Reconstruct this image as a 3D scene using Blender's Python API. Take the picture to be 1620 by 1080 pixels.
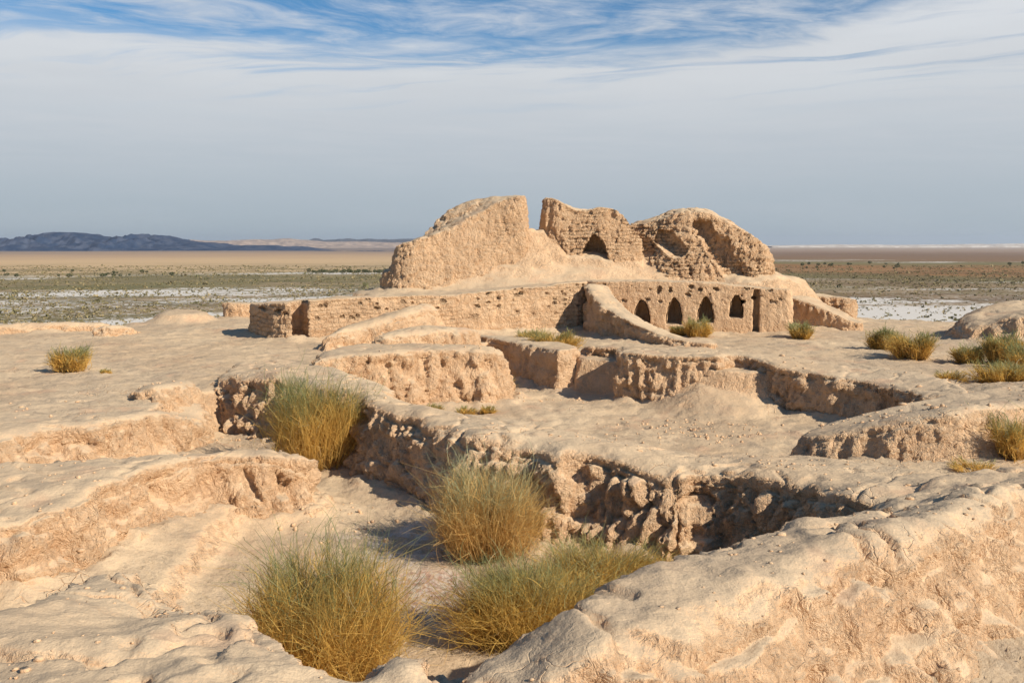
import bpy, math, random
import numpy as np
R = math.radians
S = bpy.context.scene
for o in list(bpy.data.objects): bpy.data.objects.remove(o)
COL = S.collection
rng = np.random.default_rng(7)
random.seed(5)

# ------------------------------------------------------------------ camera
CAMZ, FPX, HOR = 4.2, 1500.0, 388.0
PITCH = math.atan((540 - HOR) / FPX)
cd = bpy.data.cameras.new('camera'); cam = bpy.data.objects.new('camera', cd); COL.objects.link(cam)
cam.location = (0, 0, CAMZ); cam.rotation_euler = (math.pi / 2 - PITCH, 0, 0)
cd.sensor_width = 36; cd.lens = FPX / 1620 * 36; cd.clip_start = .1; cd.clip_end = 60000
S.camera = cam
# ------------------------------------------------------------------ light
SUN_EL, SUN_AZ = R(33), math.atan2(.82, -.57)        # azimuth measured from +y towards +x
S.world = bpy.data.worlds.new('World'); S.world.use_nodes = True
sl = bpy.data.lights.new('sun', 'SUN'); sl.energy = 5.0; sl.angle = R(.5); sl.color = (1, .93, .80)
so = bpy.data.objects.new('sun', sl); COL.objects.link(so); so.location = (30, -20, 40)
so.rotation_euler = (math.pi / 2 - SUN_EL, 0, math.pi - SUN_AZ)
S.view_settings.view_transform = 'Standard'; S.view_settings.look = 'None'
S.view_settings.exposure = .35; S.view_settings.gamma = 1
S.cycles.volume_bounces = 0; S.cycles.max_bounces = 5; S.cycles.diffuse_bounces = 2

# ------------------------------------------------------------------ node helper
class NT:
    def __init__(s, tree): s.t = tree; s.n = tree.nodes; s.l = tree.links; s.n.clear()
    def link(s, sock, v):
        if v is None: return
        if isinstance(v, bpy.types.NodeSocket): s.l.new(v, sock)
        elif isinstance(v, bpy.types.Node): s.l.new(v.outputs[0], sock)
        else:
            if isinstance(v, (tuple, list)) and len(v) == 3 and sock.type == 'RGBA': v = (*v, 1)
            sock.default_value = v
    def node(s, typ, props=None, **ins):
        nd = s.n.new(typ)
        for k, v in (props or {}).items(): setattr(nd, k, v)
        for k, v in ins.items():
            key = int(k[1:]) if k[0] == '_' and k[1:].isdigit() else k.replace('_', ' ')
            s.link(nd.inputs[key], v)
        return nd
    def m(s, op, a, b=None, c=None, clamp=False):
        nd = s.n.new('ShaderNodeMath'); nd.operation = op; nd.use_clamp = clamp
        for i, v in enumerate((a, b, c)):
            if v is not None: s.link(nd.inputs[i], v)
        return nd.outputs[0]
    def vm(s, op, a, b=None, sc=None):
        nd = s.n.new('ShaderNodeVectorMath'); nd.operation = op
        s.link(nd.inputs[0], a)
        if b is not None: s.link(nd.inputs[1], b)
        if sc is not None: s.link(nd.inputs['Scale'], sc)
        return nd.outputs['Value'] if op in ('LENGTH', 'DOT_PRODUCT', 'DISTANCE') else nd.outputs[0]
    def ss(s, v, lo, hi, tlo=0., thi=1.):
        nd = s.n.new('ShaderNodeMapRange'); nd.interpolation_type = 'SMOOTHSTEP'
        for k, x in zip((0, 1, 2, 3, 4), (v, lo, hi, tlo, thi)): s.link(nd.inputs[k], x)
        return nd.outputs[0]
    def mix(s, f, a, b, blend='MIX'):
        nd = s.n.new('ShaderNodeMix'); nd.data_type = 'RGBA'; nd.blend_type = blend
        s.link(nd.inputs[0], f); s.link(nd.inputs[6], a); s.link(nd.inputs[7], b)
        return nd.outputs[2]
    def noise(s, vec, scale, detail=4, rough=.55, dist=0., lac=2.):
        nd = s.node('ShaderNodeTexNoise', None, Vector=vec, Scale=scale, Detail=detail, Roughness=rough, Distortion=dist, Lacunarity=lac)
        return nd.outputs[0]
    def ramp(s, v, stops, interp='LINEAR'):
        nd = s.n.new('ShaderNodeValToRGB'); nd.color_ramp.interpolation = interp
        e = nd.color_ramp.elements
        while len(e) < len(stops): e.new(.5)
        for q, (p, c) in zip(e, stops):
            q.position = p; q.color = (*c, 1) if isinstance(c, tuple) else (c, c, c, 1)
        s.link(nd.inputs[0], v); return nd.outputs[0]
    def scale(s, v, x, y, z): return s.vm('MULTIPLY', v, (x, y, z))

# ------------------------------------------------------------------ sky (clouds far above, in the world)
w = NT(S.world.node_tree)
sky = w.node('ShaderNodeTexSky', dict(sky_type='NISHITA', sun_disc=False, sun_elevation=SUN_EL, sun_rotation=SUN_AZ,
             altitude=200, air_density=1.0, dust_density=.3, ozone_density=2.2))
tc = w.n.new('ShaderNodeTexCoord')
sep = w.node('ShaderNodeSeparateXYZ', None, _0=tc.outputs['Generated'])
dz = w.m('MAXIMUM', sep.outputs[2], .012)
pl = w.node('ShaderNodeCombineXYZ', None, _0=w.m('DIVIDE', sep.outputs[0], dz), _1=w.m('DIVIDE', sep.outputs[1], dz), _2=0.0)
plv = pl.outputs[0]
el = sep.outputs[2]
def rotv(v, deg):
    return w.node('ShaderNodeVectorRotate', dict(rotation_type='Z_AXIS'), Vector=v, Angle=R(deg)).outputs[0]
warp = w.vm('ADD', plv, w.vm('SCALE', w.vm('SUBTRACT', w.node('ShaderNodeTexNoise', None, Vector=plv, Scale=.5, Detail=3).outputs['Color'], (.5, .5, .5)), sc=1.6))
streak = w.noise(w.scale(rotv(warp, -20), .8, 1.15, 1), .95, 7, .6)
streak2 = w.noise(w.scale(rotv(warp, 24), .35, 2.2, 1), 1.3, 5, .55)
fine = w.noise(w.scale(rotv(warp, -35), 1.2, 1.7, 1), 2.6, 7, .65)
big = w.noise(w.scale(plv, .6, .9, 1), .33, 3, .5)
# the sheet's edge: around 10-12 degrees up, tilted and uneven
edge = w.m('ADD', el, w.m('MULTIPLY', w.m('SUBTRACT', big, .5), .10))
edge = w.m('ADD', edge, w.m('MULTIPLY', w.m('SUBTRACT', streak, .5), .09))
edge = w.m('SUBTRACT', edge, w.m('MULTIPLY', w.ss(sep.outputs[0], -.05, .45), .028))
sheet = w.ss(edge, .178, .212, 1., 0.)
wisps = w.ss(w.m('ADD', w.m('MULTIPLY', streak, .62), w.m('MULTIPLY', fine, .38)), .40, .66)
wisps = w.m('MULTIPLY', wisps, w.ss(el, .28, .75, .85, .25))
gaps = w.m('MULTIPLY', w.ss(streak2, .50, .72), w.ss(el, .12, .19))
cov = w.m('MAXIMUM', w.m('MULTIPLY', sheet, w.m('SUBTRACT', 1., w.m('MULTIPLY', gaps, .55))), wisps)
cov = w.m('MAXIMUM', cov, w.ss(el, .0, .1, .93, .0))
cov = w.m('MULTIPLY', cov, w.ss(el, -.02, .05, .93, .97))
cov = w.m('MULTIPLY', cov, w.ss(sep.outputs[1], -.35, .35, .15, 1.))      # clear sky behind the viewer
ccol = w.ramp(w.m('MULTIPLY', el, 4.0), [(0, (.41, .47, .515)), (.16, (.44, .50, .55)), (.42, (.53, .575, .62)), (.66, (.67, .695, .72)), (1, (.74, .765, .80))])
ccol = w.mix(w.m('MULTIPLY', w.m('MULTIPLY', w.ss(w.m('ADD', w.m('MULTIPLY', streak, .7), w.m('MULTIPLY', big, .3)), .38, .66), w.ss(el, .05, .13)), .45), ccol, (.64, .655, .68))
ccol = w.mix(w.m('MULTIPLY', w.ss(w.noise(w.scale(tc.outputs['Generated'], 2.2, 2.2, 16), 2., 4, .55), .42, .66), .22), ccol, (.52, .555, .60))
blue = w.vm('MULTIPLY', w.vm('SCALE', sky, sc=.10), (.42, .78, 1.0))
skyc = w.mix(cov, blue, ccol)
bg = w.node('ShaderNodeBackground', None, Color=skyc, Strength=.79)
w.node('ShaderNodeOutputWorld', None, Surface=bg)

# ------------------------------------------------------------------ numpy noise
_P = np.random.default_rng(11).permutation(256).astype(np.int32); _P = np.concatenate([_P, _P, _P])
_G = np.random.default_rng(12).normal(size=(256, 3)).astype(np.float32); _G /= np.linalg.norm(_G, axis=1)[:, None]
def pn(p):
    """gradient noise of (N,3) points, about -1..1"""
    p = p.astype(np.float32); i = np.floor(p).astype(np.int32); f = p - i; i &= 255
    u = f * f * f * (f * (f * 6 - 15) + 10)
    out = np.zeros(len(p), np.float32)
    for a in (0, 1):
        wa = u[:, 0] if a else 1 - u[:, 0]; pa = _P[(i[:, 0] + a) & 255]
        for b in (0, 1):
            wb = wa * (u[:, 1] if b else 1 - u[:, 1]); pb = _P[pa + ((i[:, 1] + b) & 255)]
            for c in (0, 1):
                g = _G[_P[pb + ((i[:, 2] + c) & 255)]]
                out += wb * (u[:, 2] if c else 1 - u[:, 2]) * (g[:, 0] * (f[:, 0] - a) + g[:, 1] * (f[:, 1] - b) + g[:, 2] * (f[:, 2] - c))
    return out * 1.6
def fbm(p, o=4, gain=.5):
    s = 0; a = 1; t = 0
    for k in range(o):
        s = s + a * pn(p * 2.03 ** k + 17.3 * k); t += a; a *= gain
    return s / t
def ridged(p, o=3, gain=.5):
    s = 0; a = 1; t = 0
    for k in range(o):
        s = s + a * (1 - np.abs(pn(p * 2.1 ** k + 9.1 * k)) * 2.2); t += a; a *= gain
    return s / t
def worley(p):
    """distance to nearest and second nearest feature point"""
    i = np.floor(p).astype(np.int32); f = (p - i).astype(np.float32); i &= 255
    d1 = np.full(len(p), 9., np.float32); d2 = d1.copy()
    for a in (-1, 0, 1):
        for b in (-1, 0, 1):
            for c in (-1, 0, 1):
                h = _P[_P[_P[(i[:, 0] + a) & 255] + ((i[:, 1] + b) & 255)] + ((i[:, 2] + c) & 255)]
                q = _G[h] * .45
                d = (a + .5 + q[:, 0] - f[:, 0]) ** 2 + (b + .5 + q[:, 1] - f[:, 1]) ** 2 + (c + .5 + q[:, 2] - f[:, 2]) ** 2
                m = d < d1; d2 = np.where(m, d1, np.minimum(d2, d)); d1 = np.where(m, d, d1)
    return np.sqrt(d1), np.sqrt(d2)
def sm(x, lo, hi):
    t = np.clip((x - lo) / (hi - lo), 0, 1); return t * t * (3 - 2 * t)
def smax(a, b, k):
    h = np.clip(.5 + .5 * (a - b) / k, 0, 1); return b + (a - b) * h + k * h * (1 - h)
def smin(a, b, k): return -smax(-a, -b, k)

# ------------------------------------------------------------------ layout helpers
cp, sp = math.cos(PITCH), math.sin(PITCH)
def U(px, py, z):
    """the ground point at height z that stands at this place of the 1620 px wide view"""
    dx, dy = (px - 810) / FPX, (540 - py) / FPX
    y, zz = cp + dy * sp, -sp + dy * cp
    t = (z - CAMZ) / zz
    return (dx * t, y * t)
def poly_px(pts): return [(*U(p[0], p[1], p[2]), *p[2:]) for p in pts]
def chaikin(P, n=1):
    P = np.array(P, float)
    for _ in range(n):
        Q = np.roll(P, -1, 0); P = np.stack([P * .78 + Q * .22, P * .22 + Q * .78], 1).reshape(-1, P.shape[1])
    return P
def sdf2(P, x, y):
    """signed distance to polygon P (negative inside)"""
    d = np.full(x.shape, 1e9, np.float32); inside = np.zeros(x.shape, bool)
    for a, b in zip(P, np.roll(P, -1, 0)):
        ex, ey = b[0] - a[0], b[1] - a[1]; wx, wy = x - a[0], y - a[1]
        t = np.clip((wx * ex + wy * ey) / (ex * ex + ey * ey + 1e-9), 0, 1)
        d = np.minimum(d, (wx - ex * t) ** 2 + (wy - ey * t) ** 2)
        c = (a[1] <= y) != (b[1] <= y)
        with np.errstate(divide='ignore', invalid='ignore'):
            inside ^= c & (x < ex * (y - a[1]) / (ey if ey else 1e-9) + a[0])
    d = np.sqrt(d); return np.where(inside, -d, d)
def idw(P, vals, x, y, e=.15):
    s = 0; t = 0
    for p, v in zip(P, vals):
        q = 1 / ((x - p[0]) ** 2 + (y - p[1]) ** 2 + e) ** 2.; s = s + q * v; t = t + q
    return s / t

# ------------------------------------------------------------------ mesh / object helpers
def mesh_np(name, V, F, mat=None, smooth=True, attr=None):
    me = bpy.data.meshes.new(name); F = np.asarray(F, np.int32); n = F.shape[1]
    me.vertices.add(len(V)); me.vertices.foreach_set('co', np.asarray(V, np.float32).ravel())
    me.loops.add(F.size); me.loops.foreach_set('vertex_index', F.ravel())
    me.polygons.add(len(F)); me.polygons.foreach_set('loop_start', np.arange(0, F.size, n, dtype=np.int32))
    me.update(calc_edges=True); me.validate()
    if smooth: me.polygons.foreach_set('use_smooth', np.ones(len(me.polygons), bool))
    if attr:
        for k, a in attr.items():
            at = me.attributes.new(k, 'FLOAT', 'POINT'); at.data.foreach_set('value', a.astype(np.float32))
    if mat: me.materials.append(mat)
    return me
def link(name, me, parent=None, loc=None):
    o = bpy.data.objects.new(name, me); COL.objects.link(o)
    if parent: o.parent = parent
    if loc is not None: o.location = loc
    return o
def tag(o, label=None, cat=None, group=None, kind=None):
    for k, v in (('label', label), ('category', cat), ('group', group), ('kind', kind)):
        if v: o[k] = v
    return o
def place(name, V, F, mat, parent=None, smooth=True, attr=None):
    """object with its origin at the base centre of its mesh (or at its parent)"""
    V = np.asarray(V, np.float32)
    c = np.array([(V[:, 0].min() + V[:, 0].max()) / 2, (V[:, 1].min() + V[:, 1].max()) / 2, V[:, 2].min()])
    if parent is not None: c = np.array(parent.location)
    o = link(name, mesh_np(name, V - c, F, mat, smooth, attr), parent)
    if parent is None: o.location = c
    return o
_C = np.array([(a, b, c) for a in (0, 1) for b in (0, 1) for c in (0, 1)])
_E = [(a, b) for a in range(8) for b in range(a + 1, 8) if np.abs(_C[a] - _C[b]).sum() == 1]
def surface_nets(F, org, h):
    s = F < 0; nx, ny, nz = F.shape
    cnt = np.zeros((nx - 1, ny - 1, nz - 1), np.int8)
    for a, b, c in _C: cnt += s[a:nx - 1 + a, b:ny - 1 + b, c:nz - 1 + c]
    I = np.argwhere((cnt > 0) & (cnt < 8)); idm = np.full(cnt.shape, -1, np.int32); idm[tuple(I.T)] = np.arange(len(I))
    f = np.stack([F[I[:, 0] + a, I[:, 1] + b, I[:, 2] + c] for a, b, c in _C], 1)
    acc = np.zeros((len(I), 3), np.float32); n = np.zeros(len(I), np.float32)
    for a, b in _E:
        m = (f[:, a] < 0) != (f[:, b] < 0); t = np.where(m, f[:, a] / (f[:, a] - f[:, b] + 1e-12), 0)
        acc += m[:, None] * (_C[a] + (_C[b] - _C[a]) * t[:, None]); n += m
    V = (I + acc / n[:, None]) * h + org
    Q = []
    for ax in range(3):
        A = np.moveaxis(s, ax, 0); J = np.argwhere(A[:-1, 1:-1, 1:-1] != A[1:, 1:-1, 1:-1]) + (0, 1, 1)
        up = A[tuple(J.T)]; M = np.moveaxis(idm, ax, 0)
        g = lambda b, c: M[J[:, 0], J[:, 1] + b, J[:, 2] + c]
        q = np.stack([g(-1, -1), g(0, -1), g(0, 0), g(-1, 0)], 1)
        if ax == 1: q = q[:, ::-1]
        q = np.where(up[:, None], q, q[:, ::-1]); Q.append(q)
    return V.astype(np.float32), np.concatenate(Q)
def normals(V, F):
    a = V[F[:, 2]] - V[F[:, 0]]; b = V[F[:, 3]] - V[F[:, 1]]; n = np.cross(a, b)
    N = np.zeros_like(V)
    for k in range(4):
        for c in range(3): N[:, c] += np.bincount(F[:, k], n[:, c], len(V)).astype(np.float32)
    return N / (np.linalg.norm(N, axis=1)[:, None] + 1e-9)

FOOT = []   # footprints, for the fillet of fallen earth round each wall
def erode(V, N, amp, top, rough=1., flute=1.):
    side = sm(1 - np.abs(N[:, 2]), .18, .62)
    w_ = V + .35 * np.stack([fbm(V * .7 + 3, 2), fbm(V * .7 + 31, 2), 0 * V[:, 0]], 1)
    rill = ridged(w_ * (1.5, 1.5, .42), 3, .6)
    lump = np.abs(fbm(w_ * (1.9, 1.9, 1.5) + 5, 3)) * 2 - .35
    midn = fbm(V * (5, 5, 2.4), 4, .62)
    broad = fbm(V * .65 + 40, 3)
    gate = sm(fbm(V * .45 + 77, 2), -.35, .35)           # some stretches are calmer than others
    c1, c2 = worley(w_ * (2.1, 2.1, .75) + 50); col_ = sm(c2 - c1, 0., .42)      # rounded flutes with deep seams between them
    ledge = np.abs(np.mod(V[:, 2] * 2.2 + 1.3 * fbm(V * (.8, .8, 1.1) + 13, 3), 1) - .5) * 2        # faint courses that weather out in steps
    d = side * amp * (.8 * broad + .22 * (sm(ledge, .15, .7) - .5) - .45 * rill * (.35 + .65 * gate) * (.4 + .6 * flute) + .34 * lump + .42 * rough * midn + (.95 * col_ - .6) * (.3 + .7 * gate) * flute)
    w1, w2 = worley(w_ * (4.4, 4.4, 1.7))
    d -= side * amp * .2 * rough * (1 - sm(w2 - w1, 0., .16)) * sm(midn + gate, .1, .8)
    d += side * amp * .17 * rough * (.5 - w1)
    tt = fbm(V * (.55, .55, .3) + 90, 3) + .25 * fbm(V * (3.2, 3.2, 2) + 9, 3)
    gul = 1 - sm(np.abs(fbm(V * (.8, .8, .2) + 55, 3)), .0, .06)
    d += (1 - side) * top * (tt - .35 * gul)
    lip = sm(np.abs(side - .35), .35, 0.)
    d += lip * amp * (.5 * fbm(V * (2.6, 2.6, .9) + 21, 3) + .5 * (col_ - .6))
    return V + N * d[:, None]
def wall(name, label, cat, polys, mat, h=.05, amp=.16, top=.07, k=.22, batter=.16, zb=-.3, warp=.18, cuts=None, extra=None,
         group=None, kind=None, rough=1., talus=.3, foot=0, lip=.06, parent=None, wscale=.7, angle=None, flute=1.):
    P0 = [chaikin(p, 2) for p in polys]
    allp = np.concatenate(P0); ang = angle
    if ang is None:
        c = allp[:, :2] - allp[:, :2].mean(0); u, s_, vt = np.linalg.svd(c, full_matrices=False); ang = math.atan2(vt[0, 1], vt[0, 0])
    ca, sa = math.cos(ang), math.sin(ang)
    lx = allp[:, 0] * ca + allp[:, 1] * sa; ly = -allp[:, 0] * sa + allp[:, 1] * ca
    zt = allp[:, 2].max() + .35; bmax = max(batter, allp[:, 3].max() if allp.shape[1] > 3 else 0)
    pad = .4 + bmax * (zt - zb) + foot
    gx = np.arange(lx.min() - pad, lx.max() + pad, h, dtype=np.float32); gy = np.arange(ly.min() - pad, ly.max() + pad, h, dtype=np.float32)
    gz = np.arange(zb, zt + 3 * h, h, dtype=np.float32)
    LX, LY = np.meshgrid(gx, gy, indexing='ij'); X = LX * ca - LY * sa; Y = LX * sa + LY * ca
    flat = np.stack([X.ravel(), Y.ravel(), 0 * X.ravel()], 1)
    wx = fbm(flat * wscale + 100, 3).reshape(X.shape) * warp; wy = fbm(flat * wscale + 200, 3).reshape(X.shape) * warp
    Fv = None
    for P in P0:
        d2 = sdf2(P, X + wx, Y + wy); tz = idw(P, P[:, 2], X, Y) + wx * .25 + .16 * k
        bt = idw(P, P[:, 3], X, Y, .4) if P.shape[1] > 3 else batter
        bt = bt[..., None] if hasattr(bt, 'shape') else bt
        q = tz[..., None] - gz[None, None, :]
        qq = np.maximum(q, 0)
        prof = bt * qq - lip * np.exp(-((q - .55) / .28) ** 2) + foot * np.clip(qq - np.maximum(tz[..., None] - .35, .3), 0, 9)
        f = smax(d2[..., None] - prof, -q * .9, k)
        Fv = f if Fv is None else smin(Fv, f, .25)
        if talus: FOOT.append((P, batter * 1.1, talus))
    if cuts:
        Z3 = np.broadcast_to(gz[None, None, :], Fv.shape); X3 = np.broadcast_to(X[..., None], Fv.shape); Y3 = np.broadcast_to(Y[..., None], Fv.shape)
        for g in cuts: Fv = smax(Fv, -g(X3, Y3, Z3), .06)
    Fv[:, :, 0] = 1.
    V, F = surface_nets(np.ascontiguousarray(Fv), np.array([gx[0], gy[0], gz[0]], np.float32), h)
    V = np.stack([V[:, 0] * ca - V[:, 1] * sa, V[:, 0] * sa + V[:, 1] * ca, V[:, 2]], 1).astype(np.float32)
    N = normals(V, F)
    V = erode(V, N, amp, top, rough, flute)
    o = place(name, V, F, mat)
    return tag(o, label, cat, group, kind)

# ------------------------------------------------------------------ materials
def new_mat(name):
    m = bpy.data.materials.new(name); m.use_nodes = True; return m, NT(m.node_tree)
def earth(name, tint=(1, 1, 1), brick=None, pit=False, side_detail=1., bgate=(.36, .50), bamt=1., hz=(0, .1), bx=None):
    """sun-baked mud: smooth pale crust on top, cracked warm mud on the faces"""
    m, n = new_mat(name)
    geo = n.n.new('ShaderNodeNewGeometry'); pos = geo.outputs['Position']
    nz = n.node('ShaderNodeSeparateXYZ', None, _0=geo.outputs['Normal']).outputs[2]
    side = n.ss(nz, .92, .62)
    big = n.noise(pos, .35, 3, .6); med = n.noise(pos, 1.7, 5, .62); fin = n.noise(pos, 11, 4, .68); grain = n.noise(pos, 55, 1, .6)
    top = n.mix(n.ss(big, .35, .65), (.51, .362, .225), (.605, .446, .283))
    top = n.mix(n.m('MULTIPLY', n.ss(n.noise(pos, .16, 3, .6), .46, .64), .35), top, (.41, .32, .225))
    top = n.mix(n.m('MULTIPLY', n.ss(med, .48, .68), .65), top, (.38, .29, .20))
    top = n.mix(n.m('MULTIPLY', n.ss(n.noise(pos, .9, 3, .6), .56, .70), .5), top, (.50, .30, .185))
    sd = n.mix(n.ss(med, .35, .65), (.69, .452, .268), (.60, .376, .215))
    sd = n.mix(n.m('MULTIPLY', n.ss(fin, .5, .72), .45), sd, (.47, .295, .165))
    col = n.mix(side, top, sd)
    col = n.mix(n.ss(grain, .35, .75, .0, .22), col, (.30, .2, .125))
    col = n.mix(n.ss(fin, .40, .25, 0., .25), col, (.66, .49, .33))
    # cracks and clods
    wv = n.vm('ADD', pos, n.vm('SCALE', n.node('ShaderNodeTexNoise', None, Vector=pos, Scale=2.2, Detail=3, Roughness=.65).outputs['Color'], sc=.26))
    v1 = n.node('ShaderNodeTexVoronoi', dict(feature='DISTANCE_TO_EDGE'), Vector=n.scale(wv, 1, 1, .75), Scale=3.6).outputs['Distance']
    v2 = n.node('ShaderNodeTexVoronoi', dict(feature='DISTANCE_TO_EDGE'), Vector=wv, Scale=11).outputs['Distance']
    g1 = n.ss(n.noise(pos, .8, 2, .5), .50, .66); g2 = n.ss(med, .40, .60)
    c1 = n.m('MULTIPLY', n.ss(v1, 0., .028, 1., 0.), g1); c2 = n.m('MULTIPLY', n.ss(v2, 0., .06, 1., 0.), g2)
    rough_n = n.noise(wv, 7, 6, .7)
    rill = n.noise(n.scale(wv, 1, 1, .3), 5, 3, .6)
    hs = n.m('ADD', n.m('MULTIPLY', n.m('SUBTRACT', rough_n, .5), .15), n.m('MULTIPLY', n.m('SUBTRACT', rill, .5), .11))
    hs = n.m('SUBTRACT', hs, n.m('ADD', n.m('MULTIPLY', c1, .013), n.m('MULTIPLY', c2, .007)))
    ht = n.m('ADD', n.m('MULTIPLY', n.m('SUBTRACT', n.noise(pos, 3.2, 7, .62), .5), .045), n.m('MULTIPLY', n.m('SUBTRACT', fin, .5), .016))
    ht = n.m('SUBTRACT', ht, n.m('MULTIPLY', n.m('MULTIPLY', c1, n.ss(big, .50, .60)), .012))
    chip = n.node('ShaderNodeTexVoronoi', None, Vector=n.scale(wv, 1, 1, .7), Scale=8.).outputs['Distance']
    chip2 = n.node('ShaderNodeTexVoronoi', None, Vector=n.scale(wv, 1, 1, .6), Scale=19.).outputs['Distance']
    hs = n.m('ADD', hs, n.m('ADD', n.m('MULTIPLY', n.m('SUBTRACT', .45, chip), .03), n.m('MULTIPLY', n.m('SUBTRACT', .45, chip2), .018)))
    crk = n.node('ShaderNodeTexVoronoi', dict(feature='DISTANCE_TO_EDGE'), Vector=n.vm('ADD', wv, n.vm('SCALE', n.node('ShaderNodeTexNoise', None, Vector=pos, Scale=6., Detail=2).outputs['Color'], sc=.12)), Scale=2.1).outputs['Distance']
    hs = n.m('SUBTRACT', hs, n.m('MULTIPLY', n.ss(crk, 0., .018, 1., 0.), n.m('MULTIPLY', n.ss(big, .45, .6), .016)))
    H = n.m('ADD', n.m('MULTIPLY', side, n.m('MULTIPLY', hs, side_detail)), n.m('MULTIPLY', n.m('SUBTRACT', 1., side), ht))
    col = n.mix(n.m('MULTIPLY', n.m('MULTIPLY', side, c1), .3), col, (.27, .165, .095))
    if brick is not None:                                  # courses of weathered bricks; brick = the wall's direction
        q = n.vm('ADD', pos, n.vm('SCALE', n.vm('SUBTRACT', n.node('ShaderNodeTexNoise', None, Vector=pos, Scale=1.3, Detail=4, Roughness=.7).outputs['Color'], (.5, .5, .5)), sc=.28))
        u = n.vm('DOT_PRODUCT', q, (math.cos(brick), math.sin(brick), 0)); zz = n.node('ShaderNodeSeparateXYZ', None, _0=q).outputs[2]
        uv = n.node('ShaderNodeCombineXYZ', None, _0=u, _1=zz, _2=0.).outputs[0]
        bt = n.node('ShaderNodeTexBrick', dict(offset=.5), Vector=uv, Scale=1., Color1=(1, 1, 1), Color2=(.75, .75, .75), Mortar=(0, 0, 0),
                    Mortar_Size=.018, Mortar_Smooth=.35, Brick_Width=.40, Row_Height=.145)
        gate = n.m('MULTIPLY', side, n.m('MULTIPLY', n.ss(n.noise(pos, .42, 3, .5), *bgate), bamt))
        if bx: gate = n.m('MULTIPLY', gate, n.ss(n.vm('DOT_PRODUCT', pos, (1, 0, 0)), *bx))
        bh = n.node('ShaderNodeSeparateColor', None, _0=bt.outputs['Color']).outputs[0]
        H = n.m('ADD', H, n.m('MULTIPLY', n.m('MULTIPLY', n.m('SUBTRACT', bh, 1.), gate), .06))
        col = n.mix(n.m('MULTIPLY', n.m('MULTIPLY', bt.outputs['Fac'], gate), .38), col, (.25, .155, .09))
        if pit:                                            # small bored holes in rows
            vv = n.node('ShaderNodeTexVoronoi', None, Vector=n.scale(uv, 1, 1.4, 1), Scale=3.0, Randomness=.8)
            hole = n.m('MULTIPLY', n.ss(vv.outputs['Distance'], .25, .35, 1., 0.), side)
            hole = n.m('MULTIPLY', hole, n.m('MULTIPLY', n.ss(n.noise(pos, .6, 2), .25, .38), n.ss(zz, *hz)))
            H = n.m('SUBTRACT', H, n.m('MULTIPLY', hole, .12))
            col = n.mix(n.m('MULTIPLY', hole, .75), col, (.15, .09, .05))
    col = n.mix(1., col, (*tint, 1), 'MULTIPLY')
    b = n.node('ShaderNodeBsdfPrincipled', None, Base_Color=col, Roughness=.95)
    b.inputs['Specular IOR Level'].default_value = .12
    dsp = n.node('ShaderNodeDisplacement', None, Height=H, Midlevel=0., Scale=1.)
    n.node('ShaderNodeOutputMaterial', None, Surface=b, Displacement=dsp)
    m.displacement_method = 'BOTH'
    return m
M_mud = earth('baked_mud')
M_far = earth('baked_mud_outer', side_detail=1.3)
M_brickA = earth('mudbrick_courses', brick=math.atan2(4.2, 10.5), pit=True, bamt=.8, hz=(1.5, 1.8))
M_brickN = earth('mudbrick_niche_wall', brick=math.atan2(-1.8, 6.9), pit=True, bgate=(.56, .70), bamt=.5, side_detail=.6, hz=(2.0, 2.25))
M_brickK = earth('mudbrick_keep', brick=.1, side_detail=1.35, bgate=(.43, .54), bamt=1.3, bx=(-1.6, -.4))

# ------------------------------------------------------------------ the ruined walls
G = 'eroded mud walls of the lower rooms'
wall('mudbrick_wall', 'smooth rounded mud wall crest closest to the viewer, behind which the fullest golden bush stands', 'wall',
     [np.array(poly_px([(-120, 985, 1.7), (0, 968, 1.65), (20, 958, 1.6), (100, 908, 1.5), (175, 893, 1.4), (240, 905, 1.35), (285, 940, 1.5), (340, 938, 1.6), (405, 955, 1.7),
       (440, 985, 1.75), (465, 1012, 1.78), (520, 1040, 1.8), (570, 1048, 1.8), (592, 1028, 1.78), (640, 1020, 1.75), (715, 1042, 1.75), (735, 1066, 1.8)])
       + [(-.1, 4.3, 1.9), (.2, 3.0, 1.9), (0, 1.8, 1.9), (-3, 1.5, 1.9), (-6.5, 3, 1.9), (-7, 6, 1.8)])],
     M_mud, h=.035, amp=.14, top=.20, k=.3, batter=.25, warp=.12, group=G, rough=.8)
wall('mudbrick_wall', 'long heavy mud wall with sloping cracked face, sweeping down beside the low green bush', 'wall',
     [np.array(poly_px([(726, 1072, 1.62, .2), (752, 1045, 1.6, .2), (795, 1012, 1.58, .2), (860, 990, 1.58, .2), (960, 975, 1.6, .2), (1010, 1010, 1.6, .9), (900, 1090, 1.65, .9)]) + [(.3, 4.0, 1.7, .7), (-.2, 3.8, 1.7, .5)]),
      np.array(poly_px([(905, 1040, 1.85, .5), (850, 1000, 1.85, .1), (840, 985, 1.85, .02), (840, 958, 1.85, .02), (913, 933, 1.8, .1), (1007, 907, 1.8, .1), (1095, 862, 1.75, .1), (1202, 847, 1.65, .15), (1309, 835, 1.6, .2),
       (1350, 828, 1.55, .3), (1400, 790, 1.5, .3), (1500, 752, 1.5, .3), (1620, 738, 1.55, .3), (1760, 735, 1.6, .5), (1760, 790, 1.7, .9), (1620, 775, 1.8, .9), (1567, 798, 1.85, .9), (1389, 860, 1.85, .9),
       (1300, 891, 1.85, .9), (1220, 944, 1.85, .9), (1113, 975, 1.85, .9), (1051, 1007, 1.85, .9), (960, 1050, 1.85, .9)]))],
     M_mud, h=.035, amp=.19, top=.19, k=.28, batter=.25, warp=.2, group=G, rough=.5, talus=0)
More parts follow.
